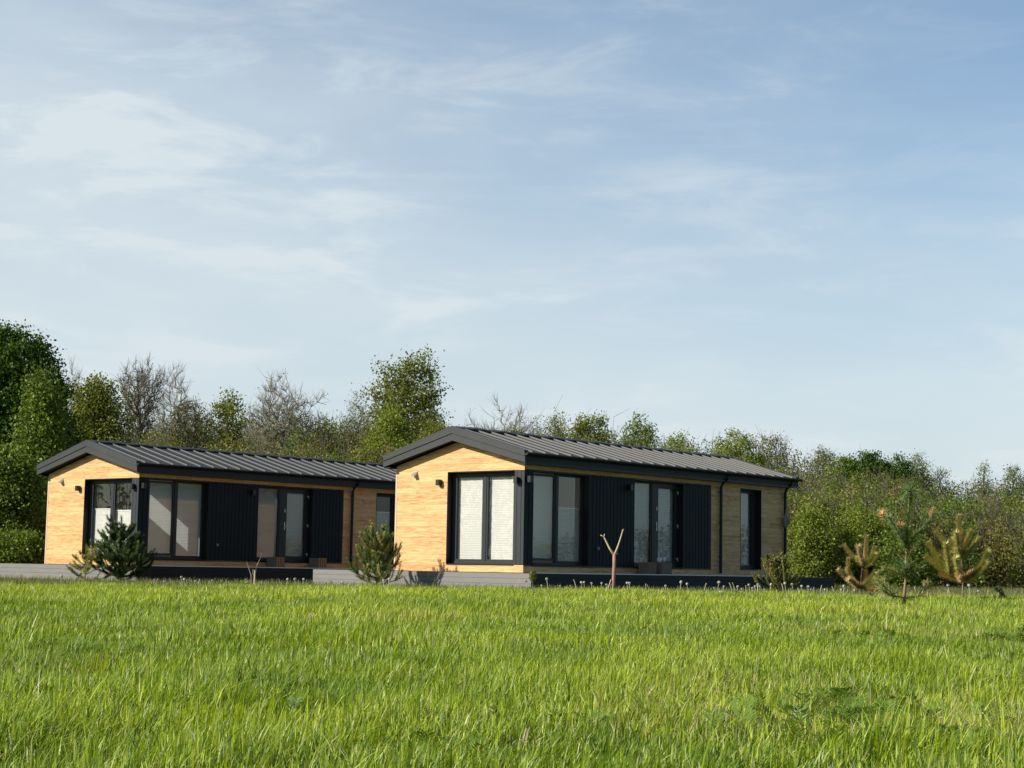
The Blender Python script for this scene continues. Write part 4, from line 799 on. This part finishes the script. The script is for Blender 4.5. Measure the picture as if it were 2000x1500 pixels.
leafy('green tuft of leaves on the grass at the left edge before the deck', LATE, 60, .20, .009, ((.10, .17, .03), (.22, .30, .07)), 'weed_tuft', 'weed', up=1.25)
# feathery weed clumps in the meadow
def feather(label, P, n, L_, cols, group='dark weed clumps in the meadow'):
    root = empty('weed_clump', P); tag(root, label, 'weed', group); V, Q, C = [], [], []; o = 0
    for j in range(n):
        a = random.uniform(0, 6.28); l = L_*random.uniform(.55, 1.15); rise = random.uniform(.5, 1.35); b = Vector((random.gauss(0, .75)*L_, random.gauss(0, .6)*L_, 0)); col = np.array(cols[0])+(np.array(cols[1])-np.array(cols[0]))*random.random()
        prev = None
        for k in range(15):
            f = k/14; c = b+Vector((cos(a)*l*f*cos(rise), sin(a)*l*f*cos(rise), l*(sin(rise)*f-.55*f*f*.8)))
            if prev is not None:
                d = (c-prev).normalized(); sd = d.cross(Vector((0, 0, 1))).normalized(); w = .0016
                V += [prev-sd*w, prev+sd*w, c+sd*w, c-sd*w]; Q.append((o, o+1, o+2, o+3)); o += 4; C += [col]*4
                ll = l*.24*sin(pi*min(1, f*.9+.1))
                for sg in (-1, 1):
                    t = (sd*sg+d*.7+Vector((0, 0, random.uniform(-.2, .35)))).normalized(); e = c+t*ll; m_ = c+t*ll*.5; hw = d*(ll*.085)
                    V += [c, m_+hw, e, m_-hw]; Q.append((o, o+1, o+2, o+3)); o += 4; C += [col*random.uniform(.8, 1.2)]*4
            prev = c
    npmesh('leaves', np.array([tuple(v) for v in V]), [np.array(Q)], M['weed'], root, tint=np.array(C)); return root
def onground(px, py):
    r = ray(px, py); k = .5/max(1e-4, -r.z)
    for _ in range(12): p = r*k; k *= float(gz(p.x, p.y))/p.z if p.z < 0 else 1
    p = r*k; return Vector((p.x, p.y, float(gz(p.x, p.y))))
WC = ((.06, .125, .012), (.16, .26, .035))
for px, py, n, l, lab in ((1690, 1445, 60, .19, 'large dark feathery weed clump in the right foreground'), (1640, 1400, 34, .17, 'feathery weed clump just left of the large one in the right foreground'), (1760, 1470, 28, .16, 'dark feathery weed clump right of the large one at the bottom'),
    (590, 1400, 14, .13, 'small dark weed clump left of centre in the foreground'), (870, 1490, 16, .13, 'dark weed clump at the bottom edge near the middle'), (1120, 1430, 14, .13, 'small dark weed clump right of centre'), (100, 1280, 16, .16, 'dark weed clump in the grass at the left'), (30, 1400, 20, .15, 'dark green weed clump at the left edge'),
    (1740, 1262, 22, .20, 'small bluish weed clump in the middle distance right'), (1440, 1330, 12, .14, 'small weed clump at middle right'), (1990, 1260, 22, .2, 'weed clump at the right edge in the middle distance'), (300, 1295, 14, .16, 'weed clump below the left cabin in mid meadow'), (1860, 1480, 20, .14, 'dark weed clump at the bottom right')):
    feather(lab, onground(px, py), n*2, l*1.12, WC)
# bleached dry tufts
SC = ((.30, .24, .13), (.52, .45, .30))
for px, py, n, l, lab in ((1960, 1440, 46, .12, 'bleached dry grass tuft at the right edge'), (1530, 1300, 24, .12, 'dry brown grass tuft in the mid meadow right'), (600, 1215, 30, .14, 'dry yellow grass tuft before the left deck'), (430, 1330, 16, .11, 'dry stalks left of centre'), (1400, 1440, 18, .10, 'dry reddish stalks right of centre at the bottom'), (1020, 1470, 16, .10, 'dry stalks at the bottom near the middle')):
    leafy(lab, onground(px, py), n, l, .0028, SC, 'dry_grass_tuft', 'dry grass', 'dry tufts in the meadow', arch=.4, up=1.15)
# ------------------------------------------------------------------ dandelions gone to seed
def dandelion(h, bend, head):
    r = empty('dandelion' if head else 'bare_stalk', (0, 0, 0)); mb = MB(); mb.tube([(0, 0, -.03), (bend*.2, 0, h*.5), (bend*.7, 0, h*.85), (bend, 0, h)], [.0055, .005, .005, .0065], 5); mb.build('stem', M['stalk'], r)
    if head:
        V, F_ = [], []; n = 150
        for i in range(n):
            z = 1-2*(i+.5)/n; a = i*2.39996; q = math.sqrt(1-z*z); d = Vector((q*cos(a), q*sin(a), z)); c = Vector((bend, 0, h+.012)); R = head*random.uniform(.88, 1.05); sd = d.orthogonal().normalized(); s2 = d.cross(sd)
            k = len(V); w = head*.16; V += [tuple(c+d*R*.25), tuple(c+d*R+sd*w), tuple(c+d*R*1.03-sd*w*.5+s2*w*.8), tuple(c+d*R-sd*w*.5-s2*w*.8)]; F_ += [(k, k+1, k+2), (k, k+2, k+3), (k+1, k+3, k+2)]
        npmesh('seed_head', np.array(V), [np.array(F_)], M['fluff'], r)
    return r
protos = [dandelion(.17, .01, .024), dandelion(.22, .03, .027), dandelion(.13, -.02, .022), dandelion(.20, .045, 0), dandelion(.16, -.01, 0)]
used = set(); cnt = 0
def put(k, x, y, sc=1.0):
    o = protos[k] if k not in used else copy_tree(protos[k]); used.add(k); head = k < 3
    o.location = (x, y, float(gz(x, y))); o.rotation_euler = (0, 0, random.uniform(0, 6.28)); o.scale = (sc, sc, sc)
    if head: tag(o, 'white dandelion seed head on a thin stem before the decks', 'dandelion', 'dandelion seed heads before the decks')
    else: tag(o, 'pale headless flower stalk before the decks', 'stalk', 'bare flower stalks before the decks')
dl = [1058, 1070, 1092, 1104, 1136, 1142, 1156, 1173, 1230, 1300, 1328, 1343, 1402, 1440, 1448, 1465, 1468, 1475, 1485, 1492, 119, 321, 356, 360, 381, 415, 559, 577, 592, 635, 668, 722, 750, 758, 1115, 1185]
for px in dl: D = random.uniform(32.6, 34.2); put(random.choice((0, 0, 1, 2)), at(px, 1145, D).x, D, random.uniform(.7, 1.15) if px != 119 else 1.25)
for k in range(28): D = random.uniform(32.5, 34.5); px = random.gauss(1570, 60) if k < 16 else random.uniform(1840, 2020) if k < 22 else random.uniform(1000, 1500); put(random.choice((0, 1, 2)), at(px, 1150, D).x, D, random.uniform(.7, 1.2))
for px in (300, 303, 362, 388, 510, 600, 1010, 1085, 1126, 1262, 1268, 1375, 1430, 1436, 1457, 1480, 1505, 1530, 1545, 1560, 1590, 1601, 1615, 1630, 1640, 1655, 1790, 1850, 1905, 1930, 820, 700): D = random.uniform(32.4, 34.0); put(random.choice((3, 4)), at(px, 1145, D).x, D, random.uniform(.8, 1.35))
# white chip on the edge of the grass
mb = MB(); mb.box(-.035, .035, -.02, .02, 0, .045); o = mb.build('marker_block', M['white'], bevel=.006); p = at(1408, 1153, 31.4); o.location = (p.x, p.y, float(gz(p.x, p.y))+.035); tag(o, 'small white block lying on the grass before the right deck', 'block')
